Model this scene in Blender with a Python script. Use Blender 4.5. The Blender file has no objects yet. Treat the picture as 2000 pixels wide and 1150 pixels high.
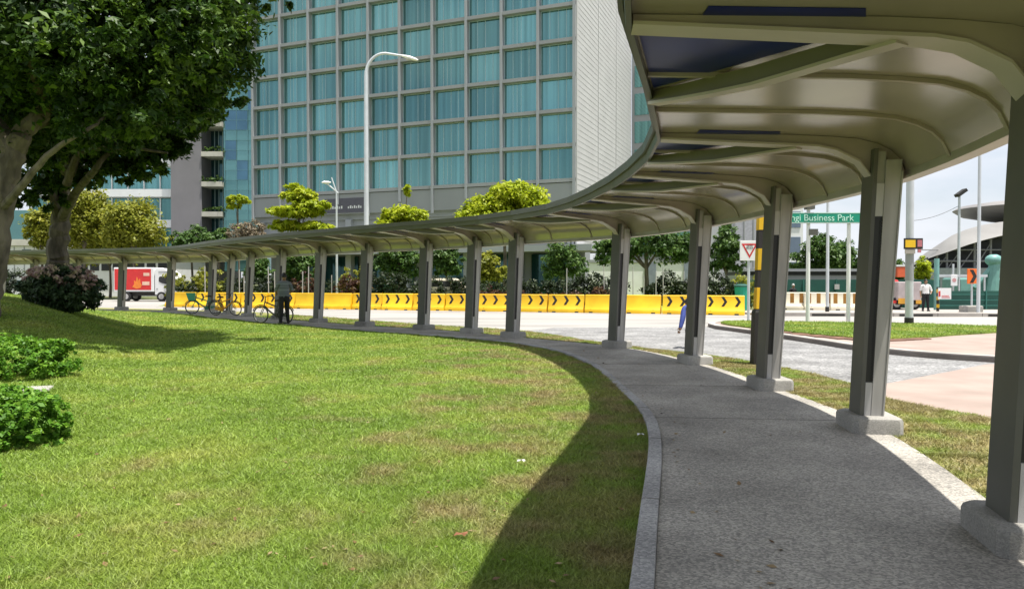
import bpy, bmesh, math, random
import numpy as np
from mathutils import Vector, Matrix
random.seed(7)
rng = np.random.default_rng(11)
S = bpy.context.scene
COL = S.collection
F = 1450.0          # focal length in photo pixels
HC = 1.6            # camera height
HZ = 551.0          # horizon row in the photo

def G(px, py, z=0.0):
    """point of the ground (height z) seen at a photo pixel"""
    d = F * (HC - z) / (py - HZ)
    return Vector(((px - 1000) / F * d, d, z))

def P(px, py, d):
    return Vector(((px - 1000) / F * d, d, HC - (py - HZ) / F * d))

# ------------------------------------------------------------------ materials
def new_mat(name):
    m = bpy.data.materials.new(name)
    m.use_nodes = True
    nt = m.node_tree
    return m, nt, nt.nodes['Principled BSDF']

def mat(name, col, rough=0.6, metal=0.0, var=0.12, scale=3.0, bump=0.0, bscale=40.0, spec=None, col2=None, detail=6.0, stretch=None):
    m, nt, b = new_mat(name)
    b.inputs['Roughness'].default_value = rough
    b.inputs['Metallic'].default_value = metal
    if spec is not None:
        b.inputs['Specular IOR Level'].default_value = spec
    geo = nt.nodes.new('ShaderNodeNewGeometry')
    vec = geo.outputs['Position']
    if stretch:
        mp = nt.nodes.new('ShaderNodeMapping')
        mp.inputs['Scale'].default_value = stretch
        nt.links.new(vec, mp.inputs['Vector'])
        vec = mp.outputs['Vector']
    n = nt.nodes.new('ShaderNodeTexNoise')
    n.inputs['Scale'].default_value = scale
    n.inputs['Detail'].default_value = detail
    nt.links.new(vec, n.inputs['Vector'])
    r = nt.nodes.new('ShaderNodeValToRGB')
    c2 = col2 or tuple(min(1, c * (1 + var)) for c in col)
    c1 = col if col2 else tuple(c * (1 - var) for c in col)
    r.color_ramp.elements[0].color = (*c1, 1)
    r.color_ramp.elements[1].color = (*c2, 1)
    r.color_ramp.elements[0].position = 0.32
    r.color_ramp.elements[1].position = 0.68
    nt.links.new(n.outputs['Fac'], r.inputs['Fac'])
    nt.links.new(r.outputs['Color'], b.inputs['Base Color'])
    if bump > 0:
        n2 = nt.nodes.new('ShaderNodeTexNoise')
        n2.inputs['Scale'].default_value = bscale
        n2.inputs['Detail'].default_value = 4
        nt.links.new(vec, n2.inputs['Vector'])
        bp = nt.nodes.new('ShaderNodeBump')
        bp.inputs['Strength'].default_value = bump
        bp.inputs['Distance'].default_value = 0.02
        nt.links.new(n2.outputs['Fac'], bp.inputs['Height'])
        nt.links.new(bp.outputs['Normal'], b.inputs['Normal'])
    return m

def leaf_mat(name, c1, c2, c3, transl=0.3, rough=0.5):
    m, nt, b = new_mat(name)
    at = nt.nodes.new('ShaderNodeAttribute')
    at.attribute_name = 'tint'
    r = nt.nodes.new('ShaderNodeValToRGB')
    r.color_ramp.elements[0].color = (*c1, 1)
    r.color_ramp.elements[0].position = 0.05
    r.color_ramp.elements[1].color = (*c3, 1)
    r.color_ramp.elements[1].position = 0.95
    e = r.color_ramp.elements.new(0.5)
    e.color = (*c2, 1)
    nt.links.new(at.outputs['Fac'], r.inputs['Fac'])
    nt.links.new(r.outputs['Color'], b.inputs['Base Color'])
    b.inputs['Roughness'].default_value = rough
    b.inputs['Specular IOR Level'].default_value = .3
    t = nt.nodes.new('ShaderNodeBsdfTranslucent')
    nt.links.new(r.outputs['Color'], t.inputs['Color'])
    mx = nt.nodes.new('ShaderNodeMixShader')
    mx.inputs[0].default_value = transl
    nt.links.new(b.outputs[0], mx.inputs[1])
    nt.links.new(t.outputs[0], mx.inputs[2])
    nt.links.new(mx.outputs[0], nt.nodes['Material Output'].inputs['Surface'])
    return m

# ------------------------------------------------------------------ mesh builder
class MB:
    def __init__(s):
        s.v = []; s.f = []; s.mi = []; s.cur = 0
    def add(s, vs, fs):
        o = len(s.v)
        s.v += [tuple(v) for v in vs]
        s.f += [[i + o for i in f] for f in fs]
        s.mi += [s.cur] * len(fs)
        return s
    def quad(s, a, b, c, d):
        return s.add([a, b, c, d], [[0, 1, 2, 3]])
    def poly(s, pts):
        return s.add(pts, [list(range(len(pts)))])
    def obox(s, c, ax, ay, az):
        c = Vector(c); ax = Vector(ax); ay = Vector(ay); az = Vector(az)
        vs = [c + ax * i + ay * j + az * k for k in (-1, 1) for j in (-1, 1) for i in (-1, 1)]
        return s.add(vs, [[0, 2, 3, 1], [4, 5, 7, 6], [0, 1, 5, 4], [2, 6, 7, 3], [0, 4, 6, 2], [1, 3, 7, 5]])
    def box(s, x0, x1, y0, y1, z0, z1):
        return s.obox(((x0 + x1) / 2, (y0 + y1) / 2, (z0 + z1) / 2), ((x1 - x0) / 2, 0, 0), (0, (y1 - y0) / 2, 0), (0, 0, (z1 - z0) / 2))
    def cbox(s, x0, x1, y0, y1, z0, z1, c=0.03):
        """box with chamfered vertical and top edges"""
        def ring(x0, x1, y0, y1, z, c):
            return [(x0 + c, y0, z), (x1 - c, y0, z), (x1, y0 + c, z), (x1, y1 - c, z), (x1 - c, y1, z), (x0 + c, y1, z), (x0, y1 - c, z), (x0, y0 + c, z)]
        rs = [ring(x0, x1, y0, y1, z0, c), ring(x0, x1, y0, y1, z1 - c, c), ring(x0 + c * .3, x1 - c * .3, y0 + c * .3, y1 - c * .3, z1 - c * .3, c), ring(x0 + c, x1 - c, y0 + c, y1 - c, z1, c * .7)]
        return s.loft(rs, True, True)
    def loft(s, rings, cap0=False, cap1=False, closed=True):
        n = len(rings[0]); vs = [p for r in rings for p in r]; fs = []
        for k in range(len(rings) - 1):
            for i in range(n if closed else n - 1):
                j = (i + 1) % n
                fs.append([k * n + i, k * n + j, (k + 1) * n + j, (k + 1) * n + i])
        if cap0: fs.append(list(range(n))[::-1])
        if cap1: fs.append([(len(rings) - 1) * n + i for i in range(n)])
        return s.add(vs, fs)
    def tube(s, pts, rad, n=8, caps=True):
        pts = [Vector(p) for p in pts]
        if not hasattr(rad, '__len__'): rad = [rad] * len(pts)
        rings = []; up = None
        for i, p in enumerate(pts):
            a = pts[max(i - 1, 0)]; b = pts[min(i + 1, len(pts) - 1)]
            t = (b - a).normalized()
            if up is None:
                up = Vector((0, 0, 1)) if abs(t.z) < .9 else Vector((1, 0, 0))
            x = t.cross(up)
            if x.length < 1e-4: x = t.orthogonal()
            x.normalize(); y = x.cross(t).normalized(); up = y
            rings.append([p + (x * math.cos(2 * math.pi * k / n) + y * math.sin(2 * math.pi * k / n)) * rad[i] for k in range(n)])
        return s.loft(rings, caps, caps)
    def cyl(s, c, r, h, n=16, r2=None):
        return s.tube([Vector(c), Vector(c) + Vector((0, 0, h))], [r, r if r2 is None else r2], n)
    def prism(s, pts2, z0, z1):
        n = len(pts2)
        return s.loft([[(x, y, z0) for x, y in pts2], [(x, y, z1) for x, y in pts2]], True, True)
    def ellipsoid(s, c, rx, ry, rz, n=12, m=8):
        c = Vector(c); rings = []
        for j in range(1, m):
            t = math.pi * j / m
            rings.append([c + Vector((rx * math.sin(t) * math.cos(2 * math.pi * k / n), ry * math.sin(t) * math.sin(2 * math.pi * k / n), -rz * math.cos(t))) for k in range(n)])
        return s.loft(rings, True, True)
    def torus(s, c, R, r, axis='y', n=28, m=8):
        rings = []
        for i in range(n + 1):
            a = 2 * math.pi * i / n
            ring = []
            for k in range(m):
                b = 2 * math.pi * k / m
                d = R + r * math.cos(b); h = r * math.sin(b)
                ring.append(Vector(c) + Vector((d * math.cos(a), h, d * math.sin(a))))
            rings.append(ring)
        return s.loft(rings)
    def build(s, name, m, parent=None, smooth=False, loc=None):
        me = bpy.data.meshes.new(name)
        v = s.v
        off = Vector((0, 0, 0))
        if parent is not None and loc is None:
            q = parent
            while q.parent: q = q.parent
            if q.get('_world'): off = q.location
        if loc is not None: off = Vector(loc)
        me.from_pydata([(a[0] - off.x, a[1] - off.y, a[2] - off.z) for a in v], [], s.f)
        ms = m if isinstance(m, (list, tuple)) else [m]
        for x in ms: me.materials.append(x)
        if len(ms) > 1: me.polygons.foreach_set('material_index', s.mi)
        bm = bmesh.new(); bm.from_mesh(me)
        bmesh.ops.recalc_face_normals(bm, faces=bm.faces)
        bm.to_mesh(me); bm.free()
        if smooth:
            me.polygons.foreach_set('use_smooth', [True] * len(me.polygons))
            try: me.set_sharp_from_angle(angle=math.radians(35))
            except Exception: pass
        o = bpy.data.objects.new(name, me)
        COL.objects.link(o)
        if loc is not None: o.location = loc
        if parent is not None: o.parent = parent
        return o

def tag(o, label=None, cat=None, group=None, kind=None):
    if label: o['label'] = label
    if cat: o['category'] = cat
    if group: o['group'] = group
    if kind: o['kind'] = kind
    return o

def thing(name, label, cat, loc=(0, 0, 0), rz=0.0, group=None, world=True):
    """Empty at the base of a thing; with world=True its parts are given in world coordinates"""
    o = bpy.data.objects.new(name, None)
    o.empty_display_size = .3
    COL.objects.link(o)
    o.location = loc
    o.rotation_euler = (0, 0, rz)
    if world: o['_world'] = 1
    return tag(o, label, cat, group)

def dup(root, loc, rz, label=None):
    r = root.copy(); COL.objects.link(r)
    r.location = loc; r.rotation_euler = (0, 0, rz)
    if label: r['label'] = label
    for ch in list(root.children):
        c = ch.copy(); COL.objects.link(c); c.parent = r
        for g in ch.children:
            d = g.copy(); COL.objects.link(d); d.parent = c
    return r

def np_mesh(name, co, nper, m, parent=None, tint=None, loc=None):
    """mesh of many separate n-gons; co (N*nper, 3)"""
    me = bpy.data.meshes.new(name)
    nv = len(co); nf = nv // nper
    if parent is not None and loc is None:
        q = parent
        while q.parent: q = q.parent
        if q.get('_world'): co = co - np.array(q.location)
    if loc is not None: co = co - np.array(loc)
    me.vertices.add(nv)
    me.vertices.foreach_set('co', co.astype(np.float32).ravel())
    me.loops.add(nv)
    me.loops.foreach_set('vertex_index', np.arange(nv, dtype=np.int32))
    me.polygons.add(nf)
    me.polygons.foreach_set('loop_start', np.arange(0, nv, nper, dtype=np.int32))
    try: me.polygons.foreach_set('loop_total', np.full(nf, nper, dtype=np.int32))
    except Exception: pass
    me.update(calc_edges=True)
    if tint is not None:
        a = me.attributes.new('tint', 'FLOAT', 'FACE')
        a.data.foreach_set('value', tint.astype(np.float32))
    me.materials.append(m)
    o = bpy.data.objects.new(name, me)
    COL.objects.link(o)
    if loc is not None: o.location = loc
    if parent is not None: o.parent = parent
    return o

def unit(a):
    return a / (np.linalg.norm(a, axis=1, keepdims=True) + 1e-9)

def leaf_quads(c, out, L, W, droop=0.2, up=0.8, sized=0.35):
    n = len(c)
    nor = unit(rng.normal(size=(n, 3)) * .55 + np.array([0, 0, up]) + out * .5)
    a = rng.normal(size=(n, 3)); a -= (a * nor).sum(1, keepdims=True) * nor
    a = unit(a); b = np.cross(nor, a)
    s = (1 + rng.normal(size=(n, 1)) * sized).clip(.4, 1.8)
    tip = np.array([0, 0, -1.0]) * droop * L * s
    co = np.empty((n, 4, 3))
    co[:, 0] = c - a * L / 2 * s
    co[:, 1] = c + b * W / 2 * s + a * L * .05 * s
    co[:, 2] = c + a * L / 2 * s + tip
    co[:, 3] = c - b * W / 2 * s + a * L * .05 * s
    return co.reshape(-1, 3)

def crown_pts(blobs, n, clump=0.36, per=70, shell=0.55, flat=0.7):
    """points spread in leaf clumps over the outer part of some ellipsoids"""
    blobs = np.array(blobs, float)
    area = (blobs[:, 3] * blobs[:, 4] + blobs[:, 3] * blobs[:, 5] + blobs[:, 4] * blobs[:, 5])
    nc = max(6, n // per)
    bi = rng.choice(len(blobs), nc, p=area / area.sum())
    d = unit(rng.normal(size=(nc, 3)))
    r = shell + (1 - shell) * rng.random((nc, 1)) ** .6
    cc = blobs[bi, :3] + d * r * blobs[bi, 3:]
    R = blobs[bi, 3:].min(1) * clump * (.6 + .8 * rng.random(nc))
    k = rng.integers(0, nc, n)
    q = rng.normal(size=(n, 3)); q = unit(q) * rng.random((n, 1)) ** .45
    q[:, 2] *= flat
    pts = cc[k] + q * R[k][:, None]
    out = unit(d[k] * .6 + q)
    ct = rng.random(nc)
    tint = .55 * ct[k] + .45 * rng.random(n)
    return pts, out, tint

def foliage(name, m, parent, blobs, n, L, W, **kw):
    lk = {k: kw.pop(k) for k in ('droop', 'up', 'sized') if k in kw}
    p, o, t = crown_pts(blobs, n, **kw)
    co = leaf_quads(p, o, L, W, **lk)
    return np_mesh(name, co, 4, m, parent, t)

def catmull(pts, t):
    n = len(pts); i = min(int(math.floor(t)), n - 2); i = max(i, 0); u = t - i
    p1 = Vector(pts[i]); p2 = Vector(pts[i + 1])
    p0 = Vector(pts[i - 1]) if i > 0 else p1 * 2 - p2
    p3 = Vector(pts[i + 2]) if i + 2 < n else p2 * 2 - p1
    return .5 * ((2 * p1) + (p2 - p0) * u + (2 * p0 - 5 * p1 + 4 * p2 - p3) * u * u + (3 * p1 - p0 - 3 * p2 + p3) * u ** 3)

def text_mesh(body, size, depth=0.004):
    c = bpy.data.curves.new('lettering', 'FONT')
    c.body = body; c.size = size; c.align_x = 'CENTER'; c.align_y = 'CENTER'; c.extrude = depth
    o = bpy.data.objects.new('lettering', c); COL.objects.link(o)
    dg = bpy.context.evaluated_depsgraph_get(); dg.update()
    me = bpy.data.meshes.new_from_object(o.evaluated_get(dg))
    bpy.data.objects.remove(o)
    bpy.data.curves.remove(c)
    return me

def text_part(body, size, m, parent, loc, rot, sx=1.0):
    """lettering as a mesh in the parent's local coordinates"""
    me = text_mesh(body, size)
    me.transform(Matrix.LocRotScale(Vector(loc), __import__('mathutils').Euler(rot), Vector((sx, 1, 1))))
    me.materials.clear(); me.materials.append(m)
    o = bpy.data.objects.new('lettering', me); COL.objects.link(o)
    o.parent = parent
    return o
# ------------------------------------------------------------------ palette
M_paint = mat('grey_steel_paint', (.36, .347, .33), .45, .0, .17, 9.0, stretch=(1, 1, .12))
M_dark_steel = mat('dark_steel', (.095, .095, .083), .45, 0, .12, 2.0)
M_rib = mat('rib_paint', (.36, .305, .27), .4, 0, .08, 2.5)
M_fascia = mat('fascia_paint', (.10, .102, .078), .4, 0, .12, 1.5)
M_soffit = mat('soffit_metal', (.48, .43, .37), .24, .45, .07, 1.2)
M_flange_lit = mat('flange_bounce_light', (.45, .40, .365), .4, 0, .06, 2.5)  # same steel paint, lightened to carry light bounced up from the ground
M_rib2 = mat('brace_paint', (.17, .155, .13), .4, 0, .08, 2.5)
M_joint = mat('joint_dirt', (.17, .16, .14), .95, 0, .2)
M_navy = mat('navy_gloss', (.008, .018, .17), .28, 0, .2, 2, spec=.25)
M_black = mat('black_rubber', (.012, .012, .012), .5, 0, .2)
M_plate = mat('pale_plate', (.42, .41, .40), .5, 0, .08)
M_gutter = mat('gutter_metal', (.42, .40, .37), .4, .2, .08)

def concrete_speck(name, a, b, c, sc=55.0, rough=.85):
    """washed-aggregate concrete: pale and dark pebbles in a binder, with broad stains"""
    m, nt, bs = new_mat(name)
    bs.inputs['Roughness'].default_value = rough
    geo = nt.nodes.new('ShaderNodeNewGeometry')
    v = nt.nodes.new('ShaderNodeTexVoronoi'); v.inputs['Scale'].default_value = sc
    n = nt.nodes.new('ShaderNodeTexNoise'); n.inputs['Scale'].default_value = .9; n.inputs['Detail'].default_value = 8
    nt.links.new(geo.outputs['Position'], v.inputs['Vector']); nt.links.new(geo.outputs['Position'], n.inputs['Vector'])
    sep = nt.nodes.new('ShaderNodeSeparateColor'); nt.links.new(v.outputs['Color'], sep.inputs[0])
    r = nt.nodes.new('ShaderNodeValToRGB'); r.color_ramp.interpolation = 'LINEAR'
    r.color_ramp.elements[0].color = (*a, 1); r.color_ramp.elements[1].color = (*c, 1)
    e = r.color_ramp.elements.new(.5); e.color = (*b, 1)
    nt.links.new(sep.outputs[0], r.inputs['Fac'])
    mp = nt.nodes.new('ShaderNodeMapRange'); mp.inputs['From Min'].default_value = .3; mp.inputs['From Max'].default_value = .7
    mp.inputs['To Min'].default_value = .62; mp.inputs['To Max'].default_value = 1.2
    nt.links.new(n.outputs['Fac'], mp.inputs['Value'])
    mx = nt.nodes.new('ShaderNodeMix'); mx.data_type = 'RGBA'; mx.blend_type = 'MULTIPLY'; mx.inputs[0].default_value = 1
    nt.links.new(r.outputs['Color'], mx.inputs[6]); nt.links.new(mp.outputs[0], mx.inputs[7])
    nt.links.new(mx.outputs[2], bs.inputs['Base Color'])
    bp = nt.nodes.new('ShaderNodeBump'); bp.inputs['Strength'].default_value = .35; bp.inputs['Distance'].default_value = .006
    nt.links.new(v.outputs['Distance'], bp.inputs['Height']); bp.invert = True
    nt.links.new(bp.outputs['Normal'], bs.inputs['Normal'])
    return m

M_path = concrete_speck('washed_aggregate', (.20, .19, .17), (.33, .31, .275), (.48, .445, .39), 72)
M_kerb = concrete_speck('kerb_aggregate', (.24, .24, .24), (.34, .335, .33), (.48, .47, .45), 70)
M_plinth = concrete_speck('plinth_concrete', (.25, .24, .22), (.32, .31, .285), (.39, .375, .34), 120)
M_asph = concrete_speck('worn_asphalt', (.14, .14, .14), (.215, .215, .21), (.33, .325, .32), 26)
M_road = mat('sun_bleached_concrete', (.235, .225, .208), .85, 0, .1, .5, col2=(.365, .35, .325), bump=.1, stretch=(.25, 1.2, 1), detail=8)
M_pink = mat('pink_paving', (.265, .205, .172), .85, 0, .1, 1.1, col2=(.345, .268, .228), bump=.12, bscale=60)
M_pale = mat('pale_paving', (.35, .325, .295), .85, 0, .1, .4, bump=.1)
M_kerbs = mat('road_kerb', (.36, .33, .3), .85, 0, .2, 1.2, bump=.2)
M_earth = mat('red_earth', (.16, .085, .055), .95, 0, .3, 1.5, bump=.3)
M_farg = mat('far_ground', (.07, .10, .03), .95, 0, .3, .15, col2=(.13, .13, .05))

def grass_nodes(name, blade, dmin=-.07, dmax=.2):
    m, nt, b = new_mat(name)
    geo = nt.nodes.new('ShaderNodeNewGeometry')
    def noise(sc, det=5):
        n = nt.nodes.new('ShaderNodeTexNoise'); n.inputs['Scale'].default_value = sc; n.inputs['Detail'].default_value = det
        nt.links.new(geo.outputs['Position'], n.inputs['Vector']); return n.outputs['Fac']
    def ramp(f, stops):
        r = nt.nodes.new('ShaderNodeValToRGB')
        while len(r.color_ramp.elements) < len(stops): r.color_ramp.elements.new(.5)
        for e, (p, c) in zip(r.color_ramp.elements, stops):
            e.position = p; e.color = (*c, 1)
        nt.links.new(f, r.inputs['Fac']); return r.outputs['Color']
    green = ramp(noise(.55), [(.3, (.14, .225, .024)), (.5, (.20, .29, .038)), (.72, (.30, .335, .066))])
    dry = ramp(noise(5.0), [(.3, (.21, .15, .07)), (.7, (.38, .305, .15))])
    # dry patches, more of them towards the path (world x) and near the kerb
    sx = nt.nodes.new('ShaderNodeSeparateXYZ'); nt.links.new(geo.outputs['Position'], sx.inputs[0])
    mr = nt.nodes.new('ShaderNodeMapRange'); mr.inputs['From Min'].default_value = -4.5; mr.inputs['From Max'].default_value = 3.5
    mr.inputs['To Min'].default_value = dmin; mr.inputs['To Max'].default_value = dmax
    nt.links.new(sx.outputs['X'], mr.inputs['Value'])
    n2 = noise(1.35, 9)
    ad = nt.nodes.new('ShaderNodeMath'); nt.links.new(n2, ad.inputs[0]); nt.links.new(mr.outputs[0], ad.inputs[1])
    fr = nt.nodes.new('ShaderNodeMapRange'); fr.inputs['From Min'].default_value = .52; fr.inputs['From Max'].default_value = .74
    fr.inputs['To Max'].default_value = .8
    nt.links.new(ad.outputs[0], fr.inputs['Value'])
    mx = nt.nodes.new('ShaderNodeMix'); mx.data_type = 'RGBA'
    nt.links.new(fr.outputs[0], mx.inputs[0]); nt.links.new(green, mx.inputs[6]); nt.links.new(dry, mx.inputs[7])
    col = mx.outputs[2]
    if blade:
        at = nt.nodes.new('ShaderNodeAttribute'); at.attribute_name = 'tint'
        mp = nt.nodes.new('ShaderNodeMapRange'); mp.inputs['To Min'].default_value = .6; mp.inputs['To Max'].default_value = 1.55
        nt.links.new(at.outputs['Fac'], mp.inputs['Value'])
        m2 = nt.nodes.new('ShaderNodeMix'); m2.data_type = 'RGBA'; m2.blend_type = 'MULTIPLY'; m2.inputs[0].default_value = 1
        nt.links.new(col, m2.inputs[6]); nt.links.new(mp.outputs[0], m2.inputs[7]); col = m2.outputs[2]
        t = nt.nodes.new('ShaderNodeBsdfTranslucent'); nt.links.new(col, t.inputs['Color'])
        ms = nt.nodes.new('ShaderNodeMixShader'); ms.inputs[0].default_value = .35
        nt.links.new(b.outputs[0], ms.inputs[1]); nt.links.new(t.outputs[0], ms.inputs[2])
        nt.links.new(ms.outputs[0], nt.nodes['Material Output'].inputs['Surface'])
        b.inputs['Roughness'].default_value = .55
    else:
        b.inputs['Roughness'].default_value = .95
        m2 = nt.nodes.new('ShaderNodeMix'); m2.data_type = 'RGBA'; m2.blend_type = 'MULTIPLY'; m2.inputs[0].default_value = 1
        g2 = ramp(noise(45.0, 3), [(.35, (.55, .5, .45)), (.65, (1.15, 1.15, 1.1))])
        nt.links.new(col, m2.inputs[6]); nt.links.new(g2, m2.inputs[7]); col = m2.outputs[2]
        bp = nt.nodes.new('ShaderNodeBump'); bp.inputs['Strength'].default_value = .6; bp.inputs['Distance'].default_value = .03
        nt.links.new(noise(45.0, 3), bp.inputs['Height']); nt.links.new(bp.outputs['Normal'], b.inputs['Normal'])
    nt.links.new(col, b.inputs['Base Color'])
    return m

M_lawn = grass_nodes('lawn_turf', False, -.12, .25)
M_blade = grass_nodes('grass_blades', True, -.12, .25)
M_litter = leaf_mat('dead_leaves', (.09, .045, .02), (.19, .11, .05), (.32, .24, .13), .1)
M_lawng = grass_nodes('green_turf', False, -.12, -.10)
M_bladeg = grass_nodes('green_blades', True, -.12, -.10)
M_lawnd = grass_nodes('dry_turf', False, .14, .2)
M_bladed = grass_nodes('dry_blades', True, .12, .18)

M_bark = mat('bark', (.05, .042, .03), .95, 0, .3, 6, bump=1.0, bscale=26, col2=(.16, .135, .10), stretch=(1, 1, .22))
M_barkp = mat('pale_bark', (.07, .058, .045), .95, 0, .3, 5.0, bump=.9, bscale=22, col2=(.19, .16, .125), stretch=(1, 1, .35))
M_leaf = leaf_mat('dark_leaves', (.012, .03, .006), (.036, .082, .010), (.13, .215, .022), .3, .5)
M_yleaf = leaf_mat('yellow_green_leaves', (.20, .27, .010), (.38, .46, .018), (.50, .52, .04), .42)
M_oleaf = leaf_mat('olive_yellow_leaves', (.11, .135, .012), (.24, .26, .025), (.38, .37, .05), .38)
M_gleaf = leaf_mat('mid_green_leaves', (.028, .065, .012), (.065, .135, .026), (.14, .22, .05), .3)
M_bleaf = leaf_mat('dry_brown_flowers', (.10, .085, .05), (.22, .18, .12), (.34, .28, .21), .25)
M_hedge = leaf_mat('bright_hedge_leaves', (.045, .13, .008), (.11, .26, .018), (.22, .38, .035), .32)
M_bush = leaf_mat('bush_leaves', (.012, .028, .010), (.028, .06, .018), (.09, .14, .05), .25)
M_flow = leaf_mat('faded_pink_flowers', (.34, .19, .17), (.55, .40, .35), (.44, .42, .19), .35)
M_pleaf = leaf_mat('purple_brown_leaves', (.03, .012, .010), (.075, .03, .02), (.13, .085, .02), .25)
M_dhedge = leaf_mat('dark_hedge_leaves', (.008, .015, .006), (.018, .032, .010), (.04, .06, .015), .2)  # dark leaf colour of the background hedges

M_wallg = mat('facade_grey', (.30, .31, .32), .7, 0, .06, .3)
M_fin = mat('facade_fin', (.34, .355, .375), .6, 0, .05, .4)
M_side = mat('side_wall_cladding', (.52, .515, .51), .75, 0, .05, .5)
M_glassT = None
def glass(name, col, metal=.75, rough=.06, var=.25, sc=.12, streak=True):
    m, nt, b = new_mat(name)
    b.inputs['Metallic'].default_value = metal; b.inputs['Roughness'].default_value = rough
    geo = nt.nodes.new('ShaderNodeNewGeometry')
    n = nt.nodes.new('ShaderNodeTexNoise'); n.inputs['Scale'].default_value = sc; n.inputs['Detail'].default_value = 3
    mp = nt.nodes.new('ShaderNodeMapping'); mp.inputs['Scale'].default_value = (22, 22, .35) if streak else (1, 1, 1)
    nt.links.new(geo.outputs['Position'], mp.inputs['Vector']); nt.links.new(mp.outputs[0], n.inputs['Vector'])
    r = nt.nodes.new('ShaderNodeValToRGB')
    r.color_ramp.elements[0].position = .33; r.color_ramp.elements[1].position = .67
    r.color_ramp.elements[0].color = (*[c * (1 - var) for c in col], 1); r.color_ramp.elements[1].color = (*[c * (1 + var) for c in col], 1)
    nt.links.new(n.outputs['Fac'], r.inputs['Fac'])
    oi = nt.nodes.new('ShaderNodeObjectInfo'); om = nt.nodes.new('ShaderNodeMapRange')
    om.inputs['To Min'].default_value = .72; om.inputs['To Max'].default_value = 1.2
    nt.links.new(oi.outputs['Random'], om.inputs['Value'])
    mm = nt.nodes.new('ShaderNodeMix'); mm.data_type = 'RGBA'; mm.blend_type = 'MULTIPLY'; mm.inputs[0].default_value = 1
    nt.links.new(r.outputs['Color'], mm.inputs[6]); nt.links.new(om.outputs[0], mm.inputs[7]); nt.links.new(mm.outputs[2], b.inputs['Base Color'])
    return m
M_glass = glass('teal_glass', (.15, .32, .315), var=.22)
M_glassd = glass('dark_teal_glass', (.03, .09, .10), .5)
M_glassb = glass('blue_teal_glass', (.12, .25, .245), .7, .05, .25, .08, False)
M_frame = mat('window_frame', (.42, .55, .56), .4, .2, .05)
M_white = mat('white_paint', (.78, .78, .78), .55, 0, .04, 1)
M_grey = mat('mid_grey_cladding', (.21, .20, .21), .8, 0, .06, .5, bump=.05)
M_beige = mat('beige_balcony', (.52, .50, .43), .7, 0, .1, 1)
M_silver = mat('station_titanium', (.22, .215, .205), .6, .1, .1, .3)
M_dark = mat('dark_void', (.03, .032, .035), .7, 0, .3, .4)
M_galv = mat('galvanised_steel', (.55, .58, .60), .45, .2, .08, 2)
M_yel = mat('yellow_barrier', (.78, .44, .006), .55, 0, .1, 1.3, col2=(.86, .56, .012))
M_blackp = mat('black_paint', (.02, .018, .015), .6, 0, .2)
M_red = mat('red_paint', (.62, .03, .03), .5, 0, .08)
M_org = mat('orange_paint', (.80, .16, .02), .5, 0, .1)
M_grn = mat('green_sign', (.0, .27, .17), .5, 0, .06)
M_hoard = mat('green_hoarding', (.008, .075, .055), .6, 0, .15, .8)
M_teal = mat('teal_steel', (.16, .34, .31), .5, 0, .1)
M_rubber = mat('tyre', (.02, .02, .02), .8, 0, .2)
M_chrome = mat('bright_metal', (.6, .6, .6), .3, .8, .05)
M_skin = mat('skin', (.27, .15, .09), .6, 0, .06)
M_hair = mat('hair', (.012, .010, .009), .5, 0, .2)
M_shirtg = mat('striped_grey_shirt', (.08, .095, .115), .85, 0, .1, 3.0, col2=(.24, .27, .30), stretch=(.1, .1, 9))
M_trou = mat('black_trousers', (.010, .010, .012), .8, 0, .2)
M_shirtb = mat('blue_shirt', (.04, .065, .26), .8, 0, .12, 5)
M_shirtw = mat('white_shirt', (.75, .73, .72), .8, 0, .05, 6)
M_brownst = mat('brown_stripe_paint', (.30, .14, .02), .7, 0, .2)
M_cream = mat('cream_paint', (.68, .62, .48), .6, 0, .08)
M_sign = mat('dark_signboard', (.10, .095, .12), .5, 0, .08)
M_sky = None

def vary(m, lo, hi):
    nt = m.node_tree; b = nt.nodes['Principled BSDF']; l = b.inputs['Base Color'].links[0]; src = l.from_socket
    oi = nt.nodes.new('ShaderNodeObjectInfo'); om = nt.nodes.new('ShaderNodeMapRange'); om.inputs['To Min'].default_value = lo; om.inputs['To Max'].default_value = hi
    mm = nt.nodes.new('ShaderNodeMix'); mm.data_type = 'RGBA'; mm.blend_type = 'MULTIPLY'; mm.inputs[0].default_value = 1
    nt.links.new(oi.outputs['Random'], om.inputs['Value']); nt.links.new(src, mm.inputs[6]); nt.links.new(om.outputs[0], mm.inputs[7]); nt.links.new(mm.outputs[2], b.inputs['Base Color'])
vary(M_yel, .78, 1.04)
# ------------------------------------------------------------------ the covered walkway
C_PTS = [(0.7, -2.0), (2.05, 1.1), (3.05, 4.4), (3.78, 7.85), (3.77, 10.85), (3.5, 14.2), (2.5, 17.7), (.03, 20.9), (-1.23, 22.6),
         (-2.9, 24.4), (-5.24, 26.4), (-7.46, 28.6), (-9.73, 31), (-11.9, 33.5), (-13.9, 36.5), (-15.8, 39), (-18.7, 40.6), (-22.1, 42),
         (-25.4, 43.2), (-28.6, 44.3), (-31.6, 45.9), (-35, 47)]
I_PTS = [(-.5, -1.2), (.28, 1.9), (.74, 4.6), (1.64, 8.2), (1.78, 11.0), (1.52, 14.1), (.85, 17.1), (-.85, 20.0), (-2.3, 21.4),
         (-4.1, 23.0), (-6.35, 25.15), (-8.75, 27.5), (-11.0, 29.9), (-13.3, 32.5), (-15.3, 35.2), (-17.1, 37.2), (-19.5, 38.7), (-22.8, 40.0),
         (-26.1, 41.2), (-29.3, 42.3), (-32.4, 43.9), (-35.8, 45.0)]
C_PTS = [Vector((x, y, 0)) for x, y in C_PTS]
I_PTS = [Vector((x, y, 0)) for x, y in I_PTS]
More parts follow.
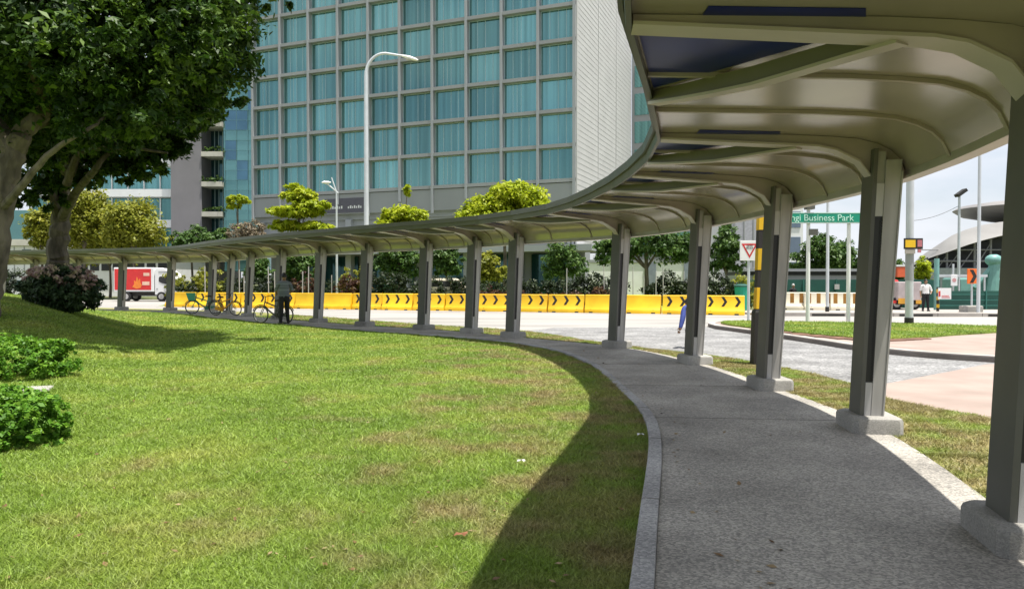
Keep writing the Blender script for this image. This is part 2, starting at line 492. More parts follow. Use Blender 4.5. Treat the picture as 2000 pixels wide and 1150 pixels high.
NB = len(C_PTS)
OVER = .33

def station(t):
    """inner point, column point, outward unit of the walkway at parameter t"""
    c = catmull(C_PTS, t)
    h = math.floor(t * 2 + 1e-6) / 2
    i = catmull(I_PTS, h).lerp(catmull(I_PTS, min(h + .5, NB - 1)), (t - h) / .5)
    return i, c, (c - i).normalized()

PROF = [(0, 2.76), (.06, 2.89), (.15, 2.98), (.28, 3.05), (.46, 3.105), (.75, 3.14), (1.15, 3.17)]
def profile(t, dz=0.0):
    i, c, r = station(t)
    o = c + r * OVER
    W = (o - i).length
    k = min(1.0, W / 2.5)
    pts = [o - r * (w * k) + Vector((0, 0, z + dz)) for w, z in PROF]
    pts.append(i + Vector((0, 0, 3.23 + dz)))
    return pts

walk = thing('covered_walkway', 'long curved steel covered walkway with grey roof sweeping round the lawn', 'covered walkway', (C_PTS[3].x, C_PTS[3].y, 0))
STEPS = (0, 1 / 3, .5, 2 / 3, 1)
for k in range(NB - 1):
    roof = MB()
    lo = [profile(k + j) for j in STEPS]
    hi = [profile(k + j, .055) for j in STEPS]
    rings = [l + h[::-1] for l, h in zip(lo, hi)]
    roof.loft(rings, True, True)
    ro = roof.build('roof_panel', M_soffit, walk, smooth=True)
    # shallow purlins under the roof at the thirds of the bay
    for j in (1, 2):
        t = k + j / 3
        i, c, r = station(t)
        tg = Vector((-r.y, r.x, 0)) * .022
        a = profile(t, -.035); b = profile(t, -.002)
        mb = MB(); mb.loft([[p - tg, p + tg, q + tg, q - tg] for p, q in zip(a, b)], True, True)
        mb.build('purlin', M_rib, ro)
    # thin navy panels beside the rafter: a triangle towards the brace and a sliver on the other side
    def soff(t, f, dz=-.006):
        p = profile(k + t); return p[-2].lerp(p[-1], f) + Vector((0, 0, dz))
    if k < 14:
        for nm, tri in (('navy_panel', [(.06, .99), (.25, .99), (.46, .99), (.30, .62), (.07, .12)]), ('navy_sliver', [(.985, .08), (.985, .72), (.93, .70), (.94, .10)])):
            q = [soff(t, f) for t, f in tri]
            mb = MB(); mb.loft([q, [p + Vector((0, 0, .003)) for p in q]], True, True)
            mb.build(nm, M_navy, ro)
    # inner fascia and outer gutter
    fas = MB(); rings = []; lip = []
    gut = []; edge = []
    for j in STEPS:
        i, c, r = station(k + j)
        z = Vector((0, 0, 1))
        a = i - r * .002
        rings.append([a + z * 3.16, a - r * .035 + z * 3.16, a - r * .05 + z * 3.30, a - r * .05 + z * 3.36, a + r * .06 + z * 3.36, a + r * .06 + z * 3.315, a + z * 3.30])
        lip.append([a - r * .052 + z * 3.27, a - r * .085 + z * 3.27, a - r * .085 + z * 3.39, a + r * .1 + z * 3.39, a + r * .1 + z * 3.362, a - r * .052 + z * 3.362])
        o = c + r * OVER
        gut.append([o + r * .004 + z * 2.70, o + r * .1 + z * 2.70, o + r * .1 + z * 2.84, o + r * .085 + z * 2.84, o + r * .085 + z * 2.73, o + r * .004 + z * 2.83])
        edge.append([o - r * .03 + z * 2.67, o + r * .11 + z * 2.67, o + r * .11 + z * 2.697, o - r * .03 + z * 2.697])
    fas.loft(rings, True, True); fas.loft(lip, True, True)
    fas.build('fascia', M_fascia, ro)
    g = MB(); g.loft(gut, True, True); g.loft(edge, True, True); g.build('gutter', M_gutter, ro)

LEAN = .05
for k in range(NB):
    i, c, r = station(k)
    t = Vector((-r.y, r.x, 0))
    z = Vector((0, 0, 1))
    tc_ = (C_PTS[min(k + 1, NB - 1)] - C_PTS[max(k - 1, 0)]).normalized()
    rc = Vector((tc_.y, -tc_.x, 0)); rc = (rc + r * .25).normalized(); tc_ = Vector((-rc.y, rc.x, 0))
    def L(rr, tt, zz):
        return c + rc * (rr + LEAN * (zz - .3)) + tc_ * tt + z * zz
    def slab(mb, r0, r1, t0, t1, z0, z1, r0b=None, r1b=None):
        a = r0 if r0b is None else r0b; b = r1 if r1b is None else r1b
        mb.loft([[L(r0, t0, z0), L(r1, t0, z0), L(r1, t1, z0), L(r0, t1, z0)], [L(a, t0, z1), L(b, t0, z1), L(b, t1, z1), L(a, t1, z1)]], True, True)
    m = MB()
    slab(m, -.10, -.03, -.15, .15, .2, 2.95, -.11, -.03)            # recessed web
    slab(m, -.03, .08, -.175, .175, .2, 2.86, -.03, .125)           # main box
    slab(m, .08, .095, -.185, .185, .2, 2.74, .125, .14)            # outer flange
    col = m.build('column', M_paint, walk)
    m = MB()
    slab(m, -.14, -.101, -.17, .17, .2, 2.98, -.15, -.111)          # plate on the path side, darker than the main box
    m.build('inner_plate', M_dark_steel, col)
    for s in (-1, 1):
        p = MB(); slab(p, -.098, -.032, s * .15, s * .17, .2, .56, -.1, -.032); p.build('cover_plate', M_plate, col)
        p = MB(); slab(p, -.107, -.032, s * .15, s * .17, 2.28, 2.62, -.108, -.032); p.build('cover_plate', M_plate, col)
    p = MB()
    for s in (-1, 1):
        slab(p, -.098, -.034, s * .15, s * .158, .562, 2.278, -.107, -.034)
        for q in range(0, 56):
            zz = .58 + q * .03
            slab(p, -.05, -.032, s * .158, s * .168, zz, zz + .012)
    p.build('slot_grille', M_black, col)
    # plinth: rounded concrete block
    q = MB()
    def ring(h, a, b, ch):
        pts = [(-a + ch, -b), (a - ch, -b), (a, -b + ch), (a, b - ch), (a - ch, b), (-a + ch, b), (-a, b - ch), (-a, -b + ch)]
        return [c + rc * x + tc_ * y + z * h for x, y in pts]
    q.loft([ring(-.05, .25, .32, .05), ring(.17, .25, .32, .05), ring(.20, .24, .31, .05), ring(.215, .215, .285, .05)], False, True)
    q.build('plinth', M_plinth, col, smooth=True)
    # rafter: haunched plate growing out of the column, tapering to the inner edge
    W = (c - i).length
    top = [p_ - Vector((0, 0, .004)) for p_ in profile(k)][::-1]     # inner tip -> outer edge
    bot = []
    for s in range(0, 13):
        u = s / 12
        x = W * (1 - u)                                              # distance inward from the column line
        zb = 3.235 - .06 - .17 * u
        if x < .55:
            q_ = (.55 - x) / .55
            zb -= .34 * (q_ ** 2.2)
        rr = -x
        if s == 12: rr = -.10 + .0
        bot.append(c + r * (rr + (LEAN * 2.4 if x < .3 else 0) * min(1, (.3 - min(x, .3)) / .3 + .0)) + z * zb)
    bot.append(c + r * (.15 + LEAN * 2.4) + z * 2.62)
    bot.append(c + r * (OVER - .05) + z * 2.74)
    ra = MB()
    poly = top[:-1] + [top[-1] + r * -.01] + bot[::-1]
    w_ = .06
    ra.loft([[p_ - t * w_ for p_ in poly], [p_ + t * w_ for p_ in poly]], True, True)
    rf = ra.build('rafter', M_rib, walk, smooth=True)
    def flange(mb, line, n2, w):
        mb.loft([[b_ - n2 * w - z * .022, b_ + n2 * w - z * .022, b_ + n2 * w + z * .001, b_ - n2 * w + z * .001] for b_ in line], True, True)
    mb = MB(); flange(mb, bot[:13], t, .1); mb.build('flange', M_flange_lit, rf, smooth=True)
    # straight diagonal brace from the head of the column to the middle of the next bay
    if k < NB - 1:
        e = station(k + .5)[0]
        a0 = c - r * .72; pts = [a0.lerp(e, u / 6) for u in range(7)]
        n2 = (e - a0).normalized(); n2 = Vector((-n2.y, n2.x, 0))
        tops = [p_ + z * (3.075 + .15 * min(1, u / 6 * 2.2) if u < 3 else 3.165 + .06 * (u - 3) / 3) for u, p_ in enumerate(pts)]
        tops[0] = pts[0] + z * 3.13; tops[1] = pts[1] + z * 3.15; tops[2] = pts[2] + z * 3.16
        bots = [p_ - z * (.085 + .035 * math.sin(math.pi * u / 6)) for u, p_ in enumerate(tops)]
        mb = MB(); mb.loft([[b_ - n2 * .035, b_ + n2 * .035, t_ + n2 * .035, t_ - n2 * .035] for b_, t_ in zip(bots, tops)], True, True)
        br = mb.build('brace', M_rib2, walk)
        mb = MB(); flange(mb, [b_ + z * -.002 for b_ in bots], n2, .06); mb.build('flange', M_flange_lit, br)

# ------------------------------------------------------------------ path, kerb, lawn, roads
def flat(name, pts, z, m, kind='structure'):
    mb = MB(); mb.poly([(p[0], p[1], z) for p in pts])
    o = mb.build(name, m)
    # keep the face up
    if o.data.polygons[0].normal.z < 0: o.data.flip_normals()
    return tag(o, kind=kind)

NS = (NB - 1) * 6
K_PTS = [Vector((x, y, 0)) for x, y in [(-.62, -1.2), (.17, 1.9), (.77, 4.55), (1.47, 8.1), (1.53, 11.0), (1.44, 14.1)]] + I_PTS[6:]
inn = []; inn2 = []; outp = []
for s in range(NS + 1):
    t = s / 6
    i, c, r = station(t)
    q = catmull(K_PTS, t)
    inn.append(q + r * .0); inn2.append(q + r * .125); outp.append(c + r * .12)
mb = MB()
mb.loft([[a + Vector((0, 0, -.1)), a + Vector((0, 0, .05)), b + Vector((0, 0, .05)), b + Vector((0, 0, -.1))] for a, b in zip(inn2, outp)], True, True)
tag(mb.build('path', M_path), 'speckled grey aggregate footpath curving under the shelter', 'footpath', kind='structure')
mb = MB()
mb.loft([[a + Vector((0, 0, -.1)), a + Vector((0, 0, .072)), a.lerp(b, .1) + Vector((0, 0, .082)), a.lerp(b, .95) + Vector((0, 0, .078)), b + Vector((0, 0, .03)), b + Vector((0, 0, -.1))] for a, b in zip(inn, inn2)], True, True)
tag(mb.build('kerb', M_kerb), 'pale aggregate kerb between lawn and footpath', 'kerb', kind='structure')

mb = MB()
for k in range(2, 60):
    t = k * .92 + 1.3
    if t > NB - 2: break
    i, c, r = station(t); q = catmull(K_PTS, t); a = q + r * .13; b_ = c + r * .11; tt_ = Vector((-r.y, r.x, 0)) * .006
    mb.loft([[a - tt_ + Vector((0, 0, .049)), a + tt_ + Vector((0, 0, .049)), a + tt_ + Vector((0, 0, .0525)), a - tt_ + Vector((0, 0, .0525))], [b_ - tt_ + Vector((0, 0, .049)), b_ + tt_ + Vector((0, 0, .049)), b_ + tt_ + Vector((0, 0, .0525)), b_ - tt_ + Vector((0, 0, .0525))]], True, True)
for k in range(4, 300):
    t = k * .55
    if t > NB - 2: break
    r = station(t)[2]; q = catmull(K_PTS, t); a = q + r * .001; b_ = q + r * .123; tt_ = Vector((-r.y, r.x, 0)) * .003
    mb.loft([[a - tt_ + Vector((0, 0, .06)), a + tt_ + Vector((0, 0, .06)), a + tt_ + Vector((0, 0, .0745)), a - tt_ + Vector((0, 0, .0745))], [a.lerp(b_, .1) - tt_ + Vector((0, 0, .06)), a.lerp(b_, .1) + tt_ + Vector((0, 0, .06)), a.lerp(b_, .1) + tt_ + Vector((0, 0, .0845)), a.lerp(b_, .1) - tt_ + Vector((0, 0, .0845))], [b_ - tt_ + Vector((0, 0, .06)), b_ + tt_ + Vector((0, 0, .06)), b_ + tt_ + Vector((0, 0, .0805)), b_ - tt_ + Vector((0, 0, .0805))]], True, True)
tag(mb.build('path_joint', M_joint), 'thin dirt-filled joints across the footpath', 'joint', kind='structure')

def S_(x):
    x = np.clip(x, 0, 1); return x * x * (3 - 2 * x)
def mound(x, y):
    x = np.asarray(x, float); y = np.asarray(y, float)
    a = -x / np.maximum(y, .5)
    far = 41 - np.maximum(0, a - .6) * -6
    e = 1.12 * S_((a - .47) / .25) * S_((y - 9) / 14) * S_((far - y) / 10)
    return .035 + e + .02 * np.sin(x * .9) * np.sin(y * .7) * S_((y - 3) / 4)

loop = [(p.x, p.y) for p in inn] + [(-75, 46), (-75, -12), (-5, -12), (-3.4, -6)]
cx, cy = -14.0, 12.0
NR = 90
th = []
vs = [(cx, cy, float(mound(cx, cy)))]; fs = []
n = len(loop)
# refine the loop so the sheet is smooth
fine = []
for k in range(n):
    a = Vector((*loop[k], 0)); b = Vector((*loop[(k + 1) % n], 0))
    m_ = max(1, int((b - a).length / 1.2))
    for j in range(m_): fine.append(a.lerp(b, j / m_))
n = len(fine)
for q in range(1, NR + 1):
    u = q / NR
    for p in fine:
        x = cx + (p.x - cx) * u; y = cy + (p.y - cy) * u
        zz = float(mound(x, y))
        if q == NR: zz = min(zz, .04)
        vs.append((x, y, zz))
for k in range(n): fs.append([0, 1 + k, 1 + (k + 1) % n])
for q in range(NR - 1):
    for k in range(n):
        a = 1 + q * n + k; b = 1 + q * n + (k + 1) % n
        fs.append([a, a + n, b + n, b])
mb = MB(); mb.add(vs, fs)
lawn = mb.build('lawn', M_lawn, smooth=True)
tag(lawn, 'sunlit green lawn with dry patches inside the curve of the path', 'lawn', kind='structure')

VERGE = [(8.5, 1.0), (6.6, 5.0), (5.5, 8.2), (4.97, 10.0), (5.15, 11.5), (4.9, 13.4), (4.25, 15.5), (3.2, 17.3), (2.2, 19.2), (.35, 23.6), (-2.9, 26.9), (-6.4, 30.7),
         (-9.5, 34.2), (-13.2, 38.6), (-16.9, 41.2), (-23, 44.6), (-29.5, 47.2), (-36, 49.4)]
mb = MB(); M_ = 120
vo = [catmull([Vector((x, y, 0)) for x, y in VERGE], k / M_ * (len(VERGE) - 1)) for k in range(M_ + 1)]
def nearest(p, pts):
    return min(pts, key=lambda q: (q - p).length_squared)
vi = []
tt = 0
outs = outp
for k in range(M_ + 1):
    u = k / M_
    vi.append(nearest(vo[k], outs))
mb.loft([[a + Vector((0, 0, .03)), a.lerp(b, .5) + Vector((0, 0, .045)), b + Vector((0, 0, .03)), b + Vector((0, 0, -.06))] for a, b in zip(vi, vo)], closed=False)
verge = mb.build('verge', M_lawnd)
tag(verge, 'grass verge between the footpath and the road', 'verge', kind='structure')

flat('ground', [(-1500, -900), (1500, -900), (1500, 1500), (-1500, 1500)], -.02, M_farg)
BL_A = Vector((-22.5, 48.4, 0)); BL_B = Vector((11.4, 36.1, 0))
road = [(9.5, -8), (6.4, 5)] + [(p.x + .15 if False else p.x - .2, p.y - .2) for p in vo[14:]] + [(-90, 62), (-90, 70), (-30, 68), (-24, 50.5), (12, 37.5), (22, 37.2), (60, 36), (60, -8)]
flat('road', road, -.008, M_road)
slip = [(5.3, 10.6)] + [(p.x - .12, p.y - .12) for p in vo if 11 < p.y < 24.2] + [(1.5, 26.2), (7.0, 26.6), (9.5, 22), (9.5, 15), (12, 13.4), (9.3, 14.35), (5.75, 11.35)]
flat('slip_road', slip, -.004, M_asph)
pink = [(9.5, -6), (8.2, 1.2), (6.4, 5.0), (5.3, 8.2), (4.8, 10.0), (4.95, 10.8), (5.6, 11.45), (9.3, 14.5), (13.5, 14.8), (13.6, 14.0), (30, 9), (30, -6)]
flat('pavement', pink, -.001, M_pink)

ISL = [(6.95, 25.4), (7.5, 22.2), (7.9, 19.2), (8.2, 17.0), (9.4, 15.0), (13, 12.6), (20, 10.2), (24, 13), (23, 20), (17.5, 24.6), (13.9, 26.9), (10.2, 27.9), (8.2, 28.4), (7.2, 27.2)]
isl = catm = [catmull([Vector((x, y, 0)) for x, y in ISL + ISL[:1]], k / 80 * len(ISL)) for k in range(80)]
mb = MB(); mb.prism([(p.x, p.y) for p in isl], -.05, .10)
tag(mb.build('traffic_island', M_pink), 'pink paved traffic island in the road junction', 'traffic island', kind='structure')
mb = MB()
cen = Vector((13.5, 20.5, 0))
inner = [p + (cen - p).normalized() * .28 for p in isl]
mb.loft([[p + Vector((0, 0, -.05)), p + Vector((0, 0, .125)), q + Vector((0, 0, .125)), q + Vector((0, 0, .09))] for p, q in zip(isl + isl[:1], inner + inner[:1])], closed=False)
mb2 = mb.build('island_kerb', M_kerbs); tag(mb2, 'concrete kerb round the traffic island', 'kerb', kind='structure')
GRN = [(7.5, 25.4), (8.1, 22.6), (9.2, 19.4), (10.6, 19.6), (12.4, 20.8), (14.8, 22.2), (16.4, 23.4), (15, 25.3), (13.9, 26.2), (10.3, 27.3), (8.4, 27.9), (7.6, 27.0)]
grn = [catmull([Vector((x, y, 0)) for x, y in GRN + GRN[:1]], k / 60 * len(GRN)) for k in range(60)]
mb = MB(); mb.prism([(p.x, p.y) for p in grn], .06, .15)
tag(mb.build('island_lawn', M_lawng), 'small patch of grass on the traffic island', 'lawn', kind='structure')
mb = MB()
for k in range(0, 60):
    p = grn[k]; 
    if p.y > 23.5 or p.x > 11: continue
    a = (p - cen).normalized()
    mb.obox(p + a * .25 + Vector((0, 0, .115)), a * .22, Vector((-a.y, a.x, 0)) * .35, (0, 0, .012 + .0004 * (k % 7)))
tag(mb.build('bare_soil', M_earth), 'worn red soil along the edge of the island grass', 'soil', kind='structure')
# far pavement behind the junction with a drained kerb
mb = MB(); mb.prism([(11.8, 35.3), (45, 33.2), (45, 44), (18.9, 44), (18.9, 40.2), (11.6, 40.4)], -.05, .09)
tag(mb.build('far_pavement', M_pale), 'pale pavement on the far side of the junction', 'pavement', kind='structure')
mb = MB()
d = Vector((33.2, -2.1, 0)).normalized(); nn = Vector((d.y, -d.x, 0))
for k in range(16):
    p = Vector((11.9, 35.22, 0)) + d * (k * 2.0)
    mb.obox(p + d * .99 + Vector((0, 0, .06)), d * .985, nn * .11, (0, 0, .1))
tag(mb.build('far_kerb', M_kerbs), 'kerb stones along the far pavement', 'kerb', kind='structure')
mb = MB()
for k in (1, 3, 5):
    p = Vector((11.9, 35.22, 0)) + d * (k * 2.0 + .3)
    mb.obox(p + d * .7 + nn * .125 + Vector((0, 0, .06)), d * .75, nn * .012, (0, 0, .05))
tag(mb.build('kerb_drain', M_blackp), 'dark drain slots in the far kerb', 'drain', kind='structure')
mb = MB(); e_ = (BL_B - BL_A).normalized(); n_ = Vector((e_.y, -e_.x, 0))
for k in range(34):
    p = BL_A + e_ * (k * 1.0); mb.obox(p + e_ * .5 + n_ * .62 + Vector((0, 0, -.003)), e_ * .495, n_ * (.32 + .03 * math.sin(k * 1.7)), (0, 0, .006))
tag(mb.build('road_gutter', M_kerbs), 'dusty gutter strip along the foot of the barriers', 'gutter', kind='structure')
# planted bank behind the barriers
mb = MB(); nb = Vector((12.3, 33.9, 0)).normalized()
q0 = [(-24, 50.3), (11.9, 37.4), (17, 40.6), (17, 60), (-40, 75), (-60, 66)]
bank = [(-24, 50.3, -.004), (11.9, 37.4, -.004), (12.6, 40.5, .2), (-22.7, 53.3, .35)]
mb.quad(*bank); mb.poly([(-22.7, 53.3, .35), (12.6, 40.5, .2), (19, 60, .2), (-12, 70, .35)])
tag(mb.build('bank', M_lawng), 'low grass bank behind the yellow barriers', 'bank', kind='structure')
flat('far_verge', [(-90, 60), (-45, 55.8), (-38, 62), (-90, 66)], -.002, M_lawng)

# ------------------------------------------------------------------ grass blades
from math import pi
def inside(px, py, poly):
    poly = np.array(poly); res = np.zeros(len(px), bool)
    x1 = poly[:, 0]; y1 = poly[:, 1]; x2 = np.roll(x1, -1); y2 = np.roll(y1, -1)
    for a, b, c, d_ in zip(x1, y1, x2, y2):
        if b == d_: continue
        hit = ((b > py) != (d_ > py)) & (px < (c - a) * (py - b) / (d_ - b) + a)
        res ^= hit
    return res
def blades(name, x, y, z, label, cat, m=None, tall=None):
    n = len(x); r = np.hypot(x, y)
    h = (.013 + .021 * rng.random(n)) * (1 + .02 * r)
    w = (.0015 + .00062 * r) * (.6 + .8 * rng.random(n))
    cl = .5 + .5 * np.sin(3.1 * x + 1.7 * np.sin(2.3 * y)) * np.sin(2.7 * y + 1.3 * np.sin(3.7 * x)); cl2 = .5 + .5 * np.sin(9.1 * x + 2.1 * np.sin(7.3 * y)) * np.sin(8.3 * y + 1.9 * np.sin(6.1 * x))
    h = h * (.7 + .45 * cl + .5 * cl2 ** 3)
    if tall is not None: h = h * tall
    a = rng.random(n) * 2 * pi
    ln = rng.normal(size=(n, 2)) * 1.15 * h[:, None]
    b = np.stack([np.cos(a) * w, np.sin(a) * w], 1)
    co = np.empty((n, 3, 3))
    co[:, 0, 0] = x - b[:, 0]; co[:, 0, 1] = y - b[:, 1]; co[:, 0, 2] = z - .004
    co[:, 1, 0] = x + b[:, 0]; co[:, 1, 1] = y + b[:, 1]; co[:, 1, 2] = z - .004
    co[:, 2, 0] = x + ln[:, 0]; co[:, 2, 1] = y + ln[:, 1]; co[:, 2, 2] = z + h
    o = np_mesh(name, co.reshape(-1, 3), 3, m or M_blade, None, rng.random(n))
    return tag(o, label, cat, kind='stuff')
N = 1450000
ang = math.radians(-62) + rng.random(N) * math.radians(80)
rr = 2.0 * (46 / 2.0) ** (rng.random(N) ** .85)
x = np.sin(ang) * rr; y = np.cos(ang) * rr
ok = inside(x, y, loop)
x = x[ok]; y = y[ok]
tall = np.ones(len(x))
# longer uncut grass spilling against the kerb
E = 30000
t_ = (rng.random(E) ** 1.6) * (NS - 1) * .62 + 3; k0 = t_.astype(int); f = (t_ - k0)[:, None]
I3 = np.array(inn); J3 = np.array(inn2)
e0 = I3[k0] * (1 - f) + I3[k0 + 1] * f; e1 = J3[k0] * (1 - f) + J3[k0 + 1] * f
dr = e0 - e1; dr /= np.linalg.norm(dr, axis=1, keepdims=True)
pe = e0 + dr * (np.abs(rng.normal(size=(E, 1))) * .05 + .012)
x = np.concatenate([x, pe[:, 0]]); y = np.concatenate([y, pe[:, 1]])
tall = np.concatenate([tall, .75 + .9 * rng.random(E) * (np.sin(t_ * 5.1) * np.sin(t_ * 2.3 + 1) * .5 + .5)])
blades('grass', x, y, mound(x, y), 'short mown grass of the large sunny lawn', 'grass', None, tall)
N = 240000
k = rng.random(N) ** 2.2 * (M_ * .72)
k0 = np.floor(k).astype(int); f = (k - k0)[:, None]
A = np.array(vi); B = np.array(vo)
u = rng.random((N, 1)) * 1.04
a_ = A[k0] * (1 - f) + A[k0 + 1] * f; b_ = B[k0] * (1 - f) + B[k0 + 1] * f
p = a_ + (b_ - a_) * u
blades('verge_grass', p[:, 0], p[:, 1], np.full(N, .036), 'rough grass of the strip beside the road', 'grass', M_bladed)
N = 70000
x = 7 + rng.random(N) * 10; y = 18.5 + rng.random(N) * 10
ok = inside(x, y, [(q.x, q.y) for q in grn])
blades('island_grass', x[ok], y[ok], np.full(ok.sum(), .15), 'short grass on the traffic island', 'grass', M_bladeg)

# small dead leaves and clippings strewn on the lawn and along the path
n = 420
ang = math.radians(-45) + rng.random(n) * math.radians(64); rr = 3.2 * (16 / 3.2) ** rng.random(n)
x = np.sin(ang) * rr; y = np.cos(ang) * rr
ok = inside(x, y, loop); x = x[ok]; y = y[ok]
zz = mound(x, y) + .022
jx = []
for k in range(130):
    t = 1.4 + rng.random() * 5; i_, c_, r_ = station(t); q_ = catmull(K_PTS, t)
    u_ = .2 + .35 * abs(rng.normal()) if rng.random() < .7 else .2 + rng.random() * 1.6
    p_ = q_ + r_ * u_; jx.append((p_.x, p_.y, .058))
jx = np.array(jx)
c3 = np.concatenate([np.stack([x, y, zz], 1), jx])
co = leaf_quads(c3, np.zeros_like(c3), .042, .02, droop=.05, up=2.5, sized=.4)
tag(np_mesh('leaf_litter', co, 4, M_litter, None, rng.random(len(c3))), 'small dry brown leaves strewn over lawn and path', 'leaf litter', kind='stuff')
# ------------------------------------------------------------------ trees and shrubs
def limb(mb, pts, r0, r1, n=9, wob=.06):
    pts = [Vector(p) for p in pts]
    T = len(pts) - 1; K = 7 * T
    ps = [catmull(pts, T * k / K) + Vector((random.uniform(-1, 1), random.uniform(-1, 1), 0)) * wob * r0 * 2 for k in range(K + 1)]
    mb.tube(ps, [r0 + (r1 - r0) * (k / K) ** .8 for k in range(K + 1)], n)

def tree(name, label, cat, base, trunk, blobs, n, L, W, leaf, bark=None, group=None, **kw):
    """trunk: list of (points, r0, r1)"""
    o = thing(name, label, cat, base, 0, group)
    mb = MB()
    for pts, r0, r1 in trunk: limb(mb, pts, r0, r1)
    mb.build('trunk', bark or M_bark, o, smooth=True)
    c = foliage('crown', leaf, o, blobs, n, L, W, **kw)
    return o

def zl(x, y): return float(mound(x, y))

# --- the big shade tree at the left edge of the frame
bx, by = -12.6, 17.6
bz = zl(bx, by) - .1
def Q(px, py, d): return P(px, py, d)
trunkB = [([(bx, by, bz), (-12.35, 17.5, 1.6), Q(4, 400, 17.2), Q(28, 305, 17.0), Q(52, 255, 17.0), Q(95, 210, 17.2), Q(150, 120, 17.5)], .42, .12),
          ([Q(2, 410, 17.2), Q(40, 370, 16.6), Q(95, 305, 16.2), Q(150, 268, 16.0), Q(190, 245, 16.2), Q(225, 215, 16.8)], .105, .02),
          ([Q(30, 300, 17.0), Q(-40, 180, 17.6), Q(-90, 40, 18.0)], .26, .08),
          ([Q(52, 255, 17.0), Q(110, 225, 18.2), Q(200, 190, 19.4), Q(320, 130, 20)], .18, .05),
          ([Q(95, 210, 17.2), Q(60, 90, 16.2), Q(120, -60, 15.8)], .16, .05)]
blB = [(*Q(60, 150, 17.5), 2.6, 2.6, 1.6), (*Q(190, 110, 17.0), 2.4, 2.4, 1.5), (*Q(300, 60, 17.6), 2.3, 2.3, 1.5), (*Q(378, 95, 18.2), 1.5, 1.8, 1.3),
       (*Q(350, 170, 18.0), 1.15, 1.5, .9), (*Q(250, 195, 16.8), 1.5, 1.6, .9), (*Q(120, 215, 18.5), 1.6, 1.8, .8), (*Q(20, 60, 15.6), 2.2, 2.0, 1.4),
       (*Q(150, 0, 17.2), 2.6, 2.0, 1.3), (*Q(330, -50, 18.6), 2.6, 2.2, 1.5), (*Q(408, 15, 19.0), 1.2, 1.6, 1.1), (*Q(440, -110, 19.5), 1.6, 2.2, 1.3),
       (*Q(-60, 120, 18.5), 2.6, 3.0, 1.8), (*Q(-150, 240, 18.0), 2.0, 2.5, 1.4), (*Q(40, 285, 19.5), 1.2, 1.4, .6), (*Q(200, 240, 18.8), 1.3, 1.4, .7),
       (*Q(300, 130, 20.0), 1.7, 1.8, 1.1), (*Q(415, 190, 19.3), .8, .9, .55), (*Q(540, 5, 19.4), .5, .5, .22),
       (-5.9, 18.6, 10.2, 2.3, .95, .7), (-9.0, 18.4, 9.9, 1.8, 1.6, .9), (*Q(60, -120, 20.5), 3.6, 2.6, 1.8), (*Q(300, -130, 21.0), 3.4, 2.4, 1.8),
       (*Q(110, 115, 14.6), .8, .8, .4), (*Q(190, 78, 14.4), .8, .8, .42), (*Q(275, 62, 14.8), .75, .75, .4), (*Q(395, 45, 15.8), .7, .8, .45), (*Q(408, 118, 16.4), .5, .6, .5),
       (*Q(345, 95, 15.8), .5, .6, .35), (*Q(130, 235, 15.2), .45, .5, .4), (*Q(40, 150, 14.8), .6, .6, .4), (*Q(255, 205, 15.6), .8, .8, .5), (*Q(320, 20, 15.0), .7, .7, .35)]
tree('shade_tree', 'large dark green shade tree leaning in at the left edge with forked pale limbs', 'tree', (bx, by, bz), trunkB, blB, 125000, .17, .08, M_leaf, M_barkp, per=60, clump=.3, shell=.55)
# --- its neighbour with the upright rough trunk behind the flowering bush
ax, ay = -15.3, 25.2
az = zl(ax, ay) - .1
trunkA = [([(ax - .05, ay, az), Q(110, 540, 25.2), Q(114, 500, 25.2), Q(118, 440, 25.1), Q(124, 385, 25), Q(132, 330, 24.5), Q(120, 250, 22.5), Q(135, 150, 22.6)], .44, .15),
          ([Q(124, 425, 25.0), Q(152, 375, 23.5), Q(185, 335, 21.8), Q(215, 300, 21.8), Q(280, 250, 22)], .17, .04),
          ([Q(118, 420, 25), Q(95, 350, 24), Q(60, 300, 23.4)], .2, .06),
          ([Q(132, 340, 22.3), Q(180, 260, 23.2), Q(260, 200, 24)], .2, .05),
          ([Q(132, 360, 22.3), Q(160, 300, 21.6), Q(240, 290, 20.9), Q(330, 300, 21)], .12, .03)]
blA = [(*Q(240, 280, 22.5), 1.6, 1.7, .75), (*Q(310, 270, 22.0), .95, 1.1, .6), (*Q(170, 285, 23.5), 2.0, 2.0, .8), (*Q(215, 335, 22.6), .85, .9, .42),
       (*Q(285, 325, 22.6), .6, .7, .42), (*Q(75, 320, 23.6), 1.5, 1.8, .7), (*Q(140, 340, 23.4), 1.0, 1.0, .5), (*Q(40, 370, 24), 1.3, 1.5, .5),
       (*Q(230, 205, 23), 2.2, 2.4, 1.2), (*Q(130, 190, 23.5), 2.6, 2.8, 1.4), (*Q(330, 235, 22.6), .9, 1.0, .6), (*Q(380, 215, 22.4), .7, .8, .5), (*Q(90, 390, 23.2), .6, .6, .3)]
tree('shade_tree', 'dark tree with thick rough upright trunk behind the pink flowering bush', 'tree', (ax, ay, az), trunkA, blA, 44000, .2, .085, M_leaf, M_bark, per=55, clump=.36, shell=.45)

